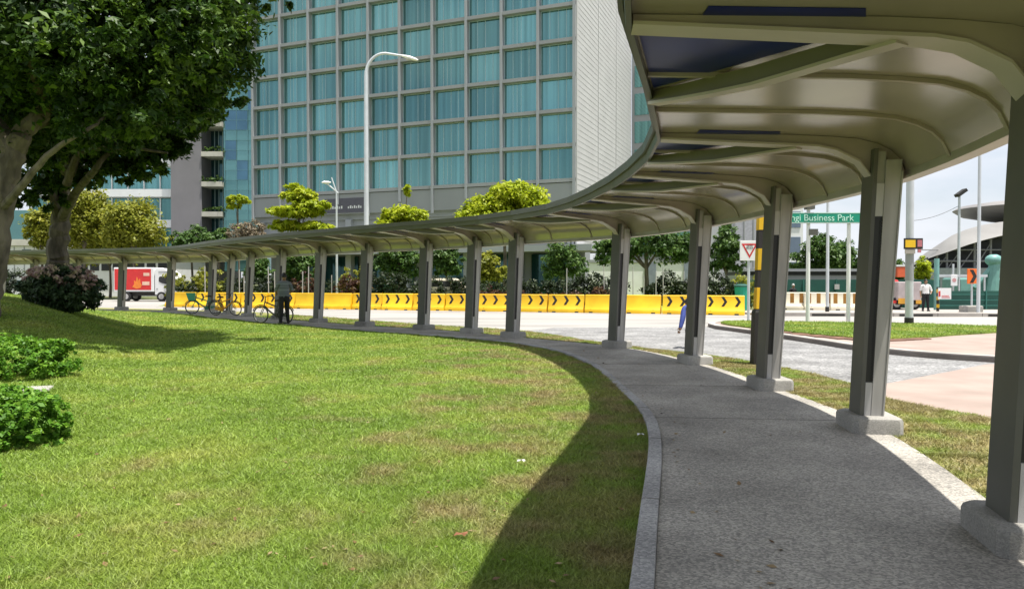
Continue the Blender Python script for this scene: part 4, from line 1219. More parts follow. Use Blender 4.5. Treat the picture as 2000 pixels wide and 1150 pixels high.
# ------------------------------------------------------------------ barriers
def make_barrier(label, group, chev, mbody, mode='chevron'):
    o = thing('road_barrier', label, 'barrier', (0, 0, 0), 0, group, world=False)
    w = 1.92
    prof_ = [(-.27, 0), (-.27, .16), (-.24, .22), (-.13, .36), (-.10, .92), (-.07, .95), (.07, .95), (.10, .92), (.13, .36), (.24, .22), (.27, .16), (.27, 0)]
    m = MB()
    e = .03
    m.loft([[(-w / 2 + (e if i == 0 else 0), y, z) for y, z in prof_] for i in (0, 1)][:0] + [[(x, y * s, z if z < .9 else z - (1 - s) * .2) for y, z in prof_] for x, s in ((-w / 2, .93), (-w / 2 + .04, 1), (w / 2 - .04, 1), (w / 2, .93))], True, True)
    # drain feet and lifting recess
    m.build('body', mbody, o, smooth=True)
    if mode == 'chevron':
        for k in range(chev):
            x = -w / 2 + w * (k + .5) / 3 - .05
            q = MB()
            a, b, t = .075, .155, .105
            for s in (0, 1):
                z0, z1 = .40, .88; zm = (z0 + z1) / 2
                ys = lambda z: -(.13 - (.03) * (z - .36) / .56) - .004
                za, zb2 = (z0, zm) if s == 0 else (zm, z1)
                xa, xb_ = (x - a, x + a) if s == 0 else (x + a, x - a)
                pts = [(xa, ys(za), za), (xa + t * 1.35, ys(za), za), (xb_ + t * 1.35, ys(zb2), zb2), (xb_, ys(zb2), zb2)]
                q.loft([pts, [(p[0], p[1] + .003, p[2]) for p in pts]], True, True)
            q.build('chevron', M_blackp, o)
    elif mode == 'stripe':
        for k in range(4):
            x = -w / 2 + w * (k + .5) / 4
            q = MB(); ys = lambda z: -(.13 - (.03) * (z - .36) / .56) - .004
            pts = [(x - .1, ys(.37), .37), (x + .1, ys(.37), .37), (x + .1, ys(.9), .9), (x - .1, ys(.9), .9)]
            q.loft([pts, [(p[0], p[1] + .003, p[2]) for p in pts]], True, True)
            q.build('stripe', M_brownst, o)
    q = MB()
    for x in (-.62, .62):
        q.box(x - .1, x + .1, -.274, -.2705, .0, .07); q.cyl((x, -.262, .18), .02, .015, 8)
    q.build('drain_slot', M_blackp, o)
    return o
GB = 'yellow barriers lined up along the far edge of the road'
LAB_C = 'yellow road barrier with black chevrons in the long row across the road'
LAB_P = 'plain yellow road barrier without chevrons in the long row across the road'
bc = make_barrier(LAB_C, GB, 3, M_yel); bp_ = make_barrier(LAB_P, GB, 0, M_yel, 'plain')
bs = make_barrier('cream barrier with brown vertical stripes behind the kerb drain', 'striped barriers by the hoarding', 0, M_cream, 'stripe')
dv = (BL_B - BL_A).normalized(); rzb = math.atan2(dv.y, dv.x)
Lb = (BL_B - BL_A).length; nbar = int(Lb / 2.0)
used = {id(bc): 0, id(bp_): 0, id(bs): 0}
def place(proto, loc, rz, label=None):
    if used[id(proto)] == 0:
        used[id(proto)] = 1; proto.location = loc; proto.rotation_euler = (0, 0, rz)
        if label: proto['label'] = label
        return proto
    return dup(proto, loc, rz, label)
for k in range(nbar):
    p = BL_A + dv * (k * 2.0 + 1.0)
    px = 1000 + F * p.x / p.y
    plain = (566 < px < 612) or (640 < px < 712) or (1160 < px < 1296) or px < 372
    place(bp_ if plain else bc, p + Vector((0, random.uniform(-.09, .09), .0)), rzb + random.uniform(-.035, .035))
for k in range(3):
    p = P(1556 + k * 52, 0, 40.9 - k * .55); place(bs, (p.x, p.y, .09), -.30)

# ------------------------------------------------------------------ lamps, poles and signs
def post(mb, x, y, z0, z1, r0, r1, n=14): mb.tube([(x, y, z0), (x, y, (z0 + z1) / 2), (x, y, z1)], [r0, (r0 + r1) / 2, r1], n)
p = P(716, 0, 45.5); x, y = p.x, p.y
lamp = thing('street_lamp', 'tall pale street lamp with curved arm in front of the tall building', 'street lamp', (x, y, 0))
zt = P(0, 150, 45.5).z
mb = MB(); pts = [(x, y, 0), (x, y, zt * .5), (x, y, zt)]; rad = [.17, .14, .115]
for k in range(1, 9):
    a = math.radians(180 - k * 11.5); pts.append((x + 1.15 + 1.15 * math.cos(a), y, zt + 1.35 * math.sin(a))); rad.append(.1 - .003 * k)
pts.append((x + 2.35, y, zt + 1.18)); rad.append(.055)
mb.tube(pts, rad, 14); mb.build('pole', M_galv, lamp, smooth=True)
mb = MB(); mb.cyl((x, y, 0), .24, .9, 12); mb.build('base_cover', M_galv, lamp)
hd = Vector((x + 2.15, y, zt + 1.2))
mb = MB(); rings = []
for u, w_, h_ in ((0, .05, .05), (.25, .13, .09), (.6, .17, .12), (.95, .12, .08), (1.1, .03, .03)):
    c = hd + Vector((u * .95, 0, -.26 * u + .02)); rings.append([c + Vector((0, w_ * math.cos(q), h_ * math.sin(q))) for q in [j / 10 * 2 * math.pi for j in range(10)]])
mb.loft(rings, True, True); lh = mb.build('lamp_head', M_white, lamp, smooth=True)
mb = MB(); c = hd + Vector((.55, 0, -.22)); mb.ellipsoid(c, .28, .11, .05, 10, 6); mb.build('lens', M_plate, lh)

p = P(658, 0, 52.5); x, y = p.x, p.y
lp = thing('garden_lamp', 'thin short lamp post with two slanted arms in front of the signboard', 'street lamp', (x, y, .3))
mb = MB(); zt = P(0, 375, 52.5).z; post(mb, x, y, .2, zt, .085, .06, 10)
mb.build('pole', M_galv, lp)
mb = MB(); mb.tube([(x - .9, y, zt + .75), (x - .1, y, zt + .1), (x + .12, y, zt - .1)], [.05, .05, .05], 8); mb.tube([(x, y, zt - .05), (x - .35, y, zt + 1.0)], [.05, .04], 8)
mb.build('arm', M_galv, lp)
mb = MB(); mb.ellipsoid((x - .72, y, zt + .65), .34, .18, .1, 10, 6); mb.build('lamp_head', M_white, lp)

def pole_thing(name, label, cat, px, d, ytop, r0, r1, z0=0.0, m=None, group=None):
    p = P(px, 0, d)
    o = thing(name, label, cat, (p.x, d, z0), 0, group)
    mb = MB(); post(mb, p.x, d, z0 - .03, P(0, ytop, d).z, r0, r1); mb.build('pole', m or M_galv, o, smooth=True)
    return o, p.x, d
# tall sign pole on the island
o, x, y = pole_thing('sign_pole', 'thick pale pole with black foot and small route sign on the island', 'pole', 1776, 26.0, 120, .135, .12, .13)
mb = MB(); mb.cyl((x, y, .12), .15, .24, 16); mb.build('foot_band', M_blackp, o)
mb = MB(); mb.tube([(x, y, P(0, 548, 26).z), (x, y, P(0, 492, 26).z)], [.138, .138], 14); 
mb.build('sleeve', M_wallg, o)
za = P(0, 487, 26).z; zb = P(0, 466, 26).z
mb = MB(); mb.box(x - .29, x + .36, y - .185, y - .145, za, zb); s = mb.build('route_sign', M_blackp, o)
mb = MB(); mb.box(x - .25, x + .10, y - .192, y - .187, za + .06, zb - .06); mb.build('yellow_panel', M_yel, s)
mb = MB(); mb.box(x + .17, x + .33, y - .192, y - .187, za + .08, zb - .06); mb.box(x + .19, x + .30, y - .19, y - .15, za - .12, za - .002); mb.build('red_panel', mat('faded_red', (.5, .17, .2), .6), s)
mb = MB(); mb.box(x - .25, x + .1, y - .18, y - .15, za - .16, za - .004); mb.build('pale_panel', M_pale, s)
o, x, y = pole_thing('steel_pole', 'slender white pole rising from the striped barriers to above the roof', 'pole', 1616, 38.0, 240, .085, .06, .09)
mb = MB(); mb.cyl((x, y, .09), .1, .25, 12); mb.build('foot_band', M_blackp, o)
o, x, y = pole_thing('steel_pole', 'slender tall pole right of the floodlight in front of the station', 'pole', 1911, 37.0, 130, .085, .065, .09)
o, x, y = pole_thing('floodlight_pole', 'pole carrying a dark floodlight in front of the station', 'pole', 1872, 60.0, 384, .12, .09)
zt = P(0, 384, 60).z
mb = MB(); mb.obox((x + .12, y, zt + .28), (.34, 0, .24), (0, .3, 0), (-.07, 0, .1)); mb.tube([(x, y, zt - .02), (x + .05, y, zt + .2)], [.06, .06], 8); mb.build('floodlight', M_blackp, o)
a = Vector((P(1776, 0, 60).x, 60, P(0, 432, 60).z)); b_ = Vector((x, y, P(0, 402, 60).z))
mb = MB(); mb.tube([a.lerp(b_, k / 12) - Vector((0, 0, .25 * math.sin(math.pi * k / 12))) for k in range(13)], .018, 5)
tag(mb.build('overhead_cable', M_blackp), 'thin dark cable strung to the floodlight pole', 'cable')
o, x, y = pole_thing('steel_pole', 'teal green post beside the man in the white shirt', 'pole', 1829, 40.5, 505, .13, .13, .09, M_teal)

# street name sign on two posts
d = 27.0
xa = P(1578, 0, d).x; xb = P(1657, 0, d).x; z0 = P(0, 437, d).z; z1 = P(0, 416, d).z
o = thing('street_name_sign', 'long green street name sign with white lettering on two white posts', 'sign', ((xa + xb) / 2, d, .14))
mb = MB(); post(mb, xa, d, .1, z1 + .25, .07, .06); post(mb, xb, d, .1, z0 - .01, .07, .07)
for xx in (xa, xb):
    mb = MB(); post(mb, xx, d, .1, z1 + (.30 if xx == xa else -.02), .075, .065, 12); mb.build('post', M_white, o, smooth=True)
ang = .035
mb = MB(); mb.cbox(P(1492, 0, d).x, P(1682, 0, d).x, d - .15, d - .09, z0, z1, .015)
sgn = mb.build('sign_board', M_grn, o)
text_part('Changi Business Park', .335, mat('pale_green_lettering', (.55, .85, .74), .5), sgn, ((P(1587, 0, d).x) - o.location.x, -.157, (z0 + z1) / 2 - .005 - o.location.z), (math.pi / 2, 0, 0), .98)
mb = MB(); mb.box(P(1492, 0, d).x + .03, P(1682, 0, d).x - .03, d - .155, d - .151, z1 - .03, z1 - .012); mb.box(P(1492, 0, d).x + .03, P(1682, 0, d).x - .03, d - .155, d - .151, z0 + .012, z0 + .03); mb.build('border', M_white, sgn)
mb = MB(); mb.box(xa - .12, xa + .16, d - .2, d + .12, z1 + .12, z1 + .36); mb.box(xa + .0, xa + .3, d - .14, d + .06, z0 - .42, z0 - .2); mb.build('camera_box', M_dark_steel, o)

# give way sign
d = 28.6; x = P(1462, 0, d).x
o = thing('give_way_sign', 'square white sign with red upside-down triangle on a grey post', 'sign', (x, d, 0))
mb = MB(); post(mb, x, d, 0, P(0, 472, d).z, .05, .05, 10); mb.build('post', M_galv, o)
z0 = P(0, 509, d).z; z1 = P(0, 470, d).z; xa = P(1443.5, 0, d).x; xb = P(1481, 0, d).x
mb = MB(); mb.cbox(xa, xb, d - .08, d - .055, z0, z1, .02); pl = mb.build('plate', M_white, o)
def tri(mb, s, y):
    cxm = (xa + xb) / 2; zc = z1 - .09
    w = .31 * s; h = .56 * s
    zt_ = zc - .03 - (1 - s) * .2
    pts = [(cxm - w, y, zt_), (cxm + w, y, zt_), (cxm, y, zt_ - h)]
    mb.loft([pts, [(a, b + .003, c) for a, b, c in pts]], True, True)
mb = MB(); tri(mb, 1.0, d - .085); mb.build('red_triangle', M_red, pl)
mb = MB(); tri(mb, .66, d - .090); mb.build('white_triangle', M_white, pl)
for tx, zz in (('GIVE', .205), ('WAY', .30)):
    text_part(tx, .115, M_blackp, pl, ((xa + xb) / 2 - x, -.094, z1 - zz), (math.pi / 2, 0, 0))

# black and yellow striped square post beside the walkway
d = 14.0; x = 4.64
o = thing('striped_post', 'square black and yellow striped post with black foot beside the walkway column', 'post', (x, d, .03))
lean = .028
def ring(z, w): return [(x + lean * z - w, d - w, z), (x + lean * z + w, d - w, z), (x + lean * z + w, d + w, z), (x + lean * z - w, d + w, z)]
mb = MB(); mb.loft([ring(.0, .115), ring(1.03, .115), ring(1.08, .10)], True, True); mb.build('foot_sleeve', M_blackp, o)
mb = MB(); mb.loft([ring(1.082, .085), ring(3.3, .085)], True, True); ps = mb.build('shaft', M_blackp, o)
for z in (1.10, 1.83, 2.58):
    mb = MB(); mb.loft([ring(z, .089), ring(z + .40, .089)], True, True); mb.build('yellow_band', M_yel, ps)

# orange chevron sign, small white sign, bollard
d = 37.5; x = P(1898, 0, d).x
o = thing('chevron_sign', 'orange sign with a black chevron on a grey post before the hoarding', 'sign', (x, d, .09))
mb = MB(); post(mb, x, d, .05, P(0, 528, d).z, .045, .045, 8); mb.build('post', M_galv, o)
z0 = P(0, 554, d).z; z1 = P(0, 525, d).z; xa = P(1887, 0, d).x; xb = P(1909, 0, d).x
mb = MB(); mb.cbox(xa, xb, d - .08, d - .05, z0, z1, .02); pl = mb.build('plate', M_org, o)
mb = MB(); zm = (z0 + z1) / 2; xm = (xa + xb) / 2
for s in (-1, 1):
    pts = [(xm - .16, d - .085, zm + s * .33), (xm + .02, d - .085, zm + s * .33), (xm + .2, d - .085, zm), (xm + .02, d - .085, zm)]
    mb.loft([pts, [(a, b + .003, c) for a, b, c in pts]], True, True)
mb.build('chevron', M_blackp, pl)
mb = MB(); mb.cbox(x - .5, x + .5, d - .2, d + .3, .06, .42, .06); mb.build('concrete_foot', M_plinth, o)
d = 38.5; x = P(1832, 0, d).x
o = thing('striped_bollard', 'short black and yellow bollard holding a white notice board', 'bollard', (x, d, .09))
mb = MB(); post(mb, x, d, .06, 1.35, .07, .07, 10); b0 = mb.build('post', M_blackp, o)
for z in (.28, .68, 1.05):
    mb = MB(); mb.tube([(x, d, z), (x, d, z + .18)], [.074, .074], 10); mb.build('yellow_band', M_yel, b0)
mb = MB(); mb.box(x - .05, x + .62, d - .12, d - .08, .72, 1.3); nbd = mb.build('notice_board', M_white, o)
mb = MB(); mb.box(x - .04, x + .06, d - .127, d - .122, .86, 1.14); mb.box(x + .12, x + .55, d - .127, d - .122, .80, .83); mb.box(x + .12, x + .5, d - .127, d - .122, .88, .91); mb.build('notice_marks', M_red, nbd)
d = 44; x = P(1862, 0, d).x
o = thing('notice_sign', 'small white square notice above the green hoarding', 'sign', (x, d, .09))
mb = MB(); post(mb, x, d, .05, P(0, 537, d).z, .04, .04, 8); mb.build('post', M_galv, o)
mb = MB(); mb.cbox(x - .2, x + .2, d - .08, d - .05, P(0, 558, d).z, P(0, 536, d).z, .02); pl = mb.build('plate', M_white, o)
mb = MB(); mb.tube([(x, d - .086, P(0, 547, d).z), (x, d - .081, P(0, 547, d).z)], [.12, .12], 14); mb.build('red_disc', mat('faded_red_disc', (.6, .3, .3), .6), pl)
mb = MB(); mb.box(P(1850, 0, d).x - .6, P(1935, 0, d).x, d + .3, d + .4, P(0, 541, d).z, P(0, 536, d).z); mb.tube([(P(1868, 0, d).x, d + .35, 0), (P(1868, 0, d).x, d + .35, P(0, 515, d).z)], [.06, .06], 8)
for q in (1880, 1905, 1930): mb.tube([(P(q, 0, d).x, d + .35, 0), (P(q, 0, d).x, d + .35, P(0, 538, d).z)], [.05, .05], 8)
tag(mb.build('guard_rail', M_galv), 'pale rail on posts behind the orange chevron sign', 'rail')

# thin stakes behind the barriers
GS = 'thin white stakes supporting young shrubs behind the barriers'
for px in (400, 412, 468, 478, 523, 537, 590, 603, 648, 1108, 1180, 1236, 1258, 1280, 1296, 1335, 1394, 1402, 1412):
    d = 48.6 - (px - 400) / 1000 * 6.0
    if px > 1230: d = 43.6
    g = P(px + random.uniform(-2, 2), 0, d); h = 2.2 + random.uniform(-.3, .4)
    mb = MB(); mb.tube([(0, 0, 0), (random.uniform(-.04, .04), 0, h)], [.032, .03], 6)
    s = mb.build('stake', M_plate); s.location = (g.x, g.y, .05)
    tag(s, 'thin pale stake standing upright behind the yellow barriers', 'stake', GS)

# green waste bin and cream van behind the barriers
d = 39.6; x = P(1448, 0, d).x
o = thing('waste_bin', 'green waste bin behind the barriers left of the give way sign', 'bin', (x, d, .0))
mb = MB(); mb.tube([(x, d, 0), (x, d, 1.35)], [.28, .36], 14); mb.build('body', M_grn, o)
mb = MB(); mb.tube([(x, d, 1.352), (x, d, 1.42), (x, d, 1.5)], [.39, .39, .2], 14); mb.build('lid', M_hoard, o)
d = 49.2; x = P(868, 0, d).x
o = thing('delivery_van', 'cream van parked behind the barriers under the bright green tree', 'van', (x, d, .25))
mb = MB(); rings = []
for y0, s in ((-.85, .94), (-.8, 1), (.8, 1), (.85, .94)):
    pr = [(-1.45, .35), (-1.45, 1.3), (-1.30, 1.98), (-1.2, 2.05), (.75, 2.05), (.95, 1.95), (1.45, 1.25), (1.75, 1.1), (1.8, .45), (1.7, .35)]
    rings.append([(x + a * (1 if s == 1 else .985), d + y0, .25 + b * (s if b > 1.4 else 1)) for a, b in pr])
mb.loft(rings, True, True); mb.build('body', M_cream, o, smooth=True); o.scale = (1, 1, .78)
mb = MB()
mb.poly([(x + .55, d - .858, 1.6), (x + 1.28, d - .858, 1.6), (x + .9, d - .858, 2.1), (x + .55, d - .858, 2.12)]); mb.poly([(x - 1.1, d - .858, 1.6), (x + .45, d - .858, 1.6), (x + .45, d - .858, 2.1), (x - 1.0, d - .858, 2.1)])
mb.build('window', M_dark, o)
for q in (-.9, 1.15):
    mb = MB(); mb.tube([(x + q, d - .88, .6), (x + q, d - .62, .6)], [.33, .33], 16); mb.build('wheel', M_rubber, o)

# ------------------------------------------------------------------ green hoarding
d = 50.0
def hoard(label, pa, pb, d, ytop, ribs, horiz=False):
    xa = P(pa, 0, d).x; xb = P(pb, 0, d).x; zt = P(0, ytop, d).z
    o = thing('hoarding', label, 'hoarding', ((xa + xb) / 2, d, 0))
    mb = MB(); mb.box(xa, xb, d, d + .06, -.02, zt); pn = mb.build('panel', M_hoard, o)
    mb = MB()
    if horiz:
        for k in range(3): z = zt * (.25 + .27 * k); mb.box(xa, xb, d - .04, d - .002, z, z + .07)
    k = 0
    while xa + k * ribs < xb: mb.box(xa + k * ribs, xa + k * ribs + .07, d - .075, d - .043, 0, zt + .04); k += 1
    mb.build('rib', mat('hoarding_rib', (.02, .12, .095), .6), pn)
    return o
h1 = hoard('tall dark green hoarding behind the striped barriers', 1440, 1692, 50.0, 546, 2.2)
xx = P(1633, 0, 50).x; mb = MB(); mb.box(xx - .16, xx + .16, 49.85, 49.9, P(0, 565, 50).z, P(0, 555, 50).z); mb.box(xx - .1, xx + .1, 49.85, 49.9, P(0, 577, 50).z, P(0, 571, 50).z); mb.build('notice', M_plate, h1)
hoard('dark green hoarding behind the small lorry', 1686, 1836, 43.5, 546, 2.4)
hoard('low ribbed green hoarding below the orange chevron sign', 1832, 2080, 41.0, 568, 2.6, True)

# ------------------------------------------------------------------ vehicles
def wheel(o, x, y0, z, R, w, side=-1, rim=None):
    mb = MB(); n = 22
    mb.tube([(x, y0, z), (x, y0 + .02, z), (x, y0 + w - .02, z), (x, y0 + w, z)], [R * .93, R, R, R * .93], n)
    t = mb.build('wheel', M_rubber, o, smooth=True)
    mb = MB(); mb.tube([(x, y0 - .006, z), (x, y0 + .01, z)], [R * .55, R * .6], n); mb.build('rim', rim or M_plate, t)
d = 62.0; xl_ = P(222, 0, d).x; xr_ = P(344, 0, d).x
o = thing('box_truck', 'white box truck with red cargo box printed with orange and cream shapes', 'truck', ((xl_ + xr_) / 2, d, 0))
xc = xl_ + 3.35
mb = MB(); mb.cbox(xl_, xc, d, d + 1.9, .82, 2.82, .04); cb = mb.build('cargo_box', M_white, o)
mb = MB(); mb.box(xl_ + .08, xc - .22, d - .012, d - .002, .95, 2.70); pn = mb.build('red_panel', M_red, cb)
mb = MB()
fx = xl_ + 2.05; fz = 1.25
pts = [(fx - .5, fz - .05), (fx - .32, fz + .18), (fx - .34, fz + .5), (fx - .2, fz + .38), (fx - .1, fz + .82), (fx + .04, fz + .48), (fx + .16, fz + .66), (fx + .2, fz + .3), (fx + .3, fz + .1), (fx + .22, fz - .12), (fx - .1, fz - .2)]
mb.loft([[(a, d - .022, b) for a, b in pts], [(a, d - .014, b) for a, b in pts]], True, True); mb.build('orange_patch', mat('orange_graphic', (.80, .22, .03), .5), pn)
mb = MB(); mb.box(fx + .45, fx + .95, d - .022, d - .014, 2.12, 2.38); mb.box(fx + .35, fx + .95, d - .022, d - .014, 1.35, 1.65); mb.build('cream_patch', mat('cream_graphic', (.75, .50, .38), .5), pn)
mb = MB(); rings = []
pr = [(xc + .08, .55), (xc + .08, 2.62), (xc + .25, 2.78), (xc + .9, 2.72), (xc + 1.45, 2.3), (xc + 1.62, 1.75), (xr_ + .03, 1.2), (xr_ + .04, .5)]
for y0, s in ((.02, .98), (.1, 1), (1.75, 1), (1.83, .98)):
    rings.append([(xc + .9 + (a - xc - .9) * s, d + y0, 1.5 + (b - 1.5) * s) for a, b in pr])
mb.loft(rings, True, True); cab = mb.build('cab', M_white, o, smooth=True)
mb = MB(); pts = [(xc + .42, 1.95), (xc + .42, 1.65), (xc + .7, 1.5), (xc + 1.32, 1.38), (xc + 1.42, 1.7), (xc + 1.25, 2.05), (xc + .5, 2.08)]
mb.loft([[(a, d + .0, b) for a, b in pts], [(a, d + .03, b) for a, b in pts]], True, True); mb.build('window', M_dark, cab)
mb = MB(); mb.box(xc + .4, xc + 1.2, d + .0, d + .019, 2.42, 2.5); mb.box(xc + .2, xc + .35, d + .0, d + .019, 1.02, 1.08); mb.build('trim', M_wallg, cab)
mb = MB(); mb.box(xl_ + .2, xr_ - .15, d + .35, d + 1.55, .45, .80); mb.build('chassis', M_blackp, o)
mb = MB(); mb.box(xr_ - .1, xr_ + .12, d + .05, d + 1.8, .38, .62); mb.build('bumper', M_white, o)
mb = MB(); mb.box(xr_ + .0, xr_ + .06, d - .0, d + .3, .75, .95); mb.build('headlight', M_chrome, o)
mb = MB(); mb.tube([(xr_ - .25, d - .05, 1.5), (xr_ - .02, d - .22, 1.6)], .025, 6); mb.box(xr_ - .08, xr_ + .02, d - .3, d - .16, 1.4, 1.85); mb.build('mirror', M_blackp, o)
for q in (xl_ + 1.0, xc + .62): wheel(o, q, d - .0, .40, .40, .28)
for q in (xl_ + 1.0, xc + .62): wheel(o, q, d + 1.6, .40, .40, .28)
# small lorry behind the sign pole
d = 40.5; x = P(1778, 0, d).x
o = thing('small_lorry', 'small lorry with pinkish-grey load box seen from behind beside the hoarding', 'lorry', (x, d, .09))
mb = MB(); mb.cbox(x - .68, x + .62, d, d + 2.2, .62, 1.62, .04); mb.build('load_box', mat('pink_grey_box', (.42, .36, .36), .7, 0, .15, 2), o)
mb = MB(); mb.box(x - .7, x + .64, d + .05, d + 2.6, .38, .6); mb.build('chassis', M_blackp, o)
mtl = mat('tail_light_paint', (.6, .30, .03), .5)
for q0, q1, q2 in ((-.66, -.3, .72), (.3, .6, .62)):
    mb = MB(); mb.box(x + q0, x + q1, d - .03, d - .004, .42, q2); mb.build('tail_light', mtl, o)
mb = MB(); mb.box(x - .95, x - .68, d + .1, d + .2, .45, .6); mb.cbox(x - .66, x + .6, d + 2.3, d + 3.6, .62, 1.75, .1); mb.build('cab', M_red, o)
for q in (-.62, .36): wheel(o, x + q, d + .2, .42, .33, .25)
d = 52; x = P(1764, 0, d).x
mb = MB(); mb.cbox(x - .45, x + .45, d, d + 1.2, P(0, 541, d).z, P(0, 521, d).z, .05)
o = thing('site_container', 'small orange site box with white rim raised above the hoarding', 'container', (x, d, 0))
mb.build('body', mat('orange_box', (.72, .13, .05), .6), o)
mb = MB(); mb.box(x - .5, x + .7, d - .02, d + 1.25, P(0, 520.5, d).z, P(0, 517, d).z); mb.build('rim', M_white, o)
mb = MB()
for q in (-.4, .4): mb.tube([(x + q, d + .5, 0), (x + q, d + .5, P(0, 541, d).z)], .06, 6)
mb.build('leg', M_galv, o)

# ------------------------------------------------------------------ bicycles
def make_bike(label, loc, rz, mframe, mbasket=None, tilt=.1):
    o = thing('bicycle', label, 'bicycle', loc, 0, 'bicycles parked on the footpath under the shelter', world=False)
    o.rotation_euler = (tilt, 0, rz)
    R = .33
    for x in (-.53, .53):
        mb = MB(); mb.torus((x, 0, R), R - .02, .022); w = mb.build('wheel', M_rubber, o, smooth=True)
        mb = MB(); mb.torus((x, 0, R), R - .045, .010, n=24, m=6)
        for k in range(12):
            a = k * math.pi / 6; mb.tube([(x, 0, R), (x + (R - .045) * math.cos(a), 0, R + (R - .045) * math.sin(a))], .004, 4)
        mb.tube([(x, -.05, R), (x, .05, R)], .02, 8); mb.build('rim', M_chrome, w)
        mb = MB(); arc = []
        for k in range(9):
            a = math.radians(20 + k * 17); arc.append((x + (R + .035) * math.cos(a), 0, R + (R + .035) * math.sin(a)))
        mb.tube(arc, .018, 6); mb.build('mudguard', M_blackp, o)
    m = MB()
    bb = (-.08, 0, .30); seat = (-.22, 0, .82); head = (.36, 0, .80); hb = (.39, 0, .62)
    m.tube([bb, seat], .028, 8); m.tube([bb, hb], .034, 8); m.tube([(-.19, 0, .62), head], .028, 8); m.tube([(.34, 0, .90), (.41, 0, .58)], .024, 8)
    for s in (-1, 1):
        m.tube([(-.53, s * .06, R), bb], .011, 6); m.tube([(-.53, s * .06, R), (-.2, s * .015, .72)], .011, 6); m.tube([(.41, s * .05, .58), (.53, s * .055, R)], .014, 6)
    m.build('frame', mframe, o, smooth=True)
    m = MB(); m.loft([[(-.50, -.072, .40), (-.50, -.072, .28), (-.08, -.10, .20), (.0, -.10, .30), (-.08, -.10, .40)], [(-.50, -.062, .40), (-.50, -.062, .28), (-.08, -.09, .20), (.0, -.09, .30), (-.08, -.09, .40)]], True, True); m.build('chain_guard', mframe, o)
    m = MB(); rings = []
    for x, w_, z in ((-.36, .10, .86), (-.24, .085, .88), (-.12, .03, .865), (-.06, .02, .86)):
        rings.append([(x, w_, z), (x, 0, z + .03), (x, -w_, z), (x, -w_ * .8, z - .04), (x, w_ * .8, z - .04)])
    m.loft(rings, True, True); m.build('saddle', M_blackp, o)
    m = MB(); m.tube([(.34, 0, .9), (.33, 0, 1.0)], .014, 6); m.tube([(.2, -.3, 1.02), (.32, -.18, 1.03), (.34, 0, 1.0), (.32, .18, 1.03), (.2, .3, 1.02)], .014, 8); m.build('handlebar', M_blackp, o)
    m = MB(); m.torus((-.08, .04, .30), .09, .008, n=18, m=5); m.tube([(-.08, -.1, .30), (.06, -.1, .22)], .01, 6); m.tube([(-.08, .1, .30), (-.22, .1, .38)], .01, 6); m.box(.02, .12, -.16, -.08, .2, .225); m.box(-.27, -.17, .08, .16, .365, .39); m.build('crank', M_dark_steel, o)
    if mbasket:
        m = MB(); m.loft([[(.42, -.15, .64), (.70, -.13, .64), (.70, .13, .64), (.42, .15, .64)], [(.38, -.21, 1.02), (.82, -.20, 1.02), (.82, .20, 1.02), (.38, .21, 1.02)]], True, False)
        m.build('basket', mbasket, o)
    return o
M_bg = mat('teal_green_frame', (.06, .32, .22), .4); M_by = mat('yellow_orange_frame', (.70, .33, .02), .4)
def PG(px, d): c = P(px, 0, d); return (c.x, c.y)
x, y = PG(398, 36.6); make_bike('teal green shared bicycle with basket leaning by the walkway column', (x, y, .05), math.radians(200), M_bg, M_bg, .14)
x, y = PG(441, 34.6); make_bike('orange yellow bicycle leaning between two walkway columns', (x, y, .05), math.radians(-14), M_by, None, .12)
x, y = PG(533, 27.9); make_bike('dark bicycle held beside the person in the striped shirt', (x, y, .05), math.radians(165), M_dark_steel, None, .03)

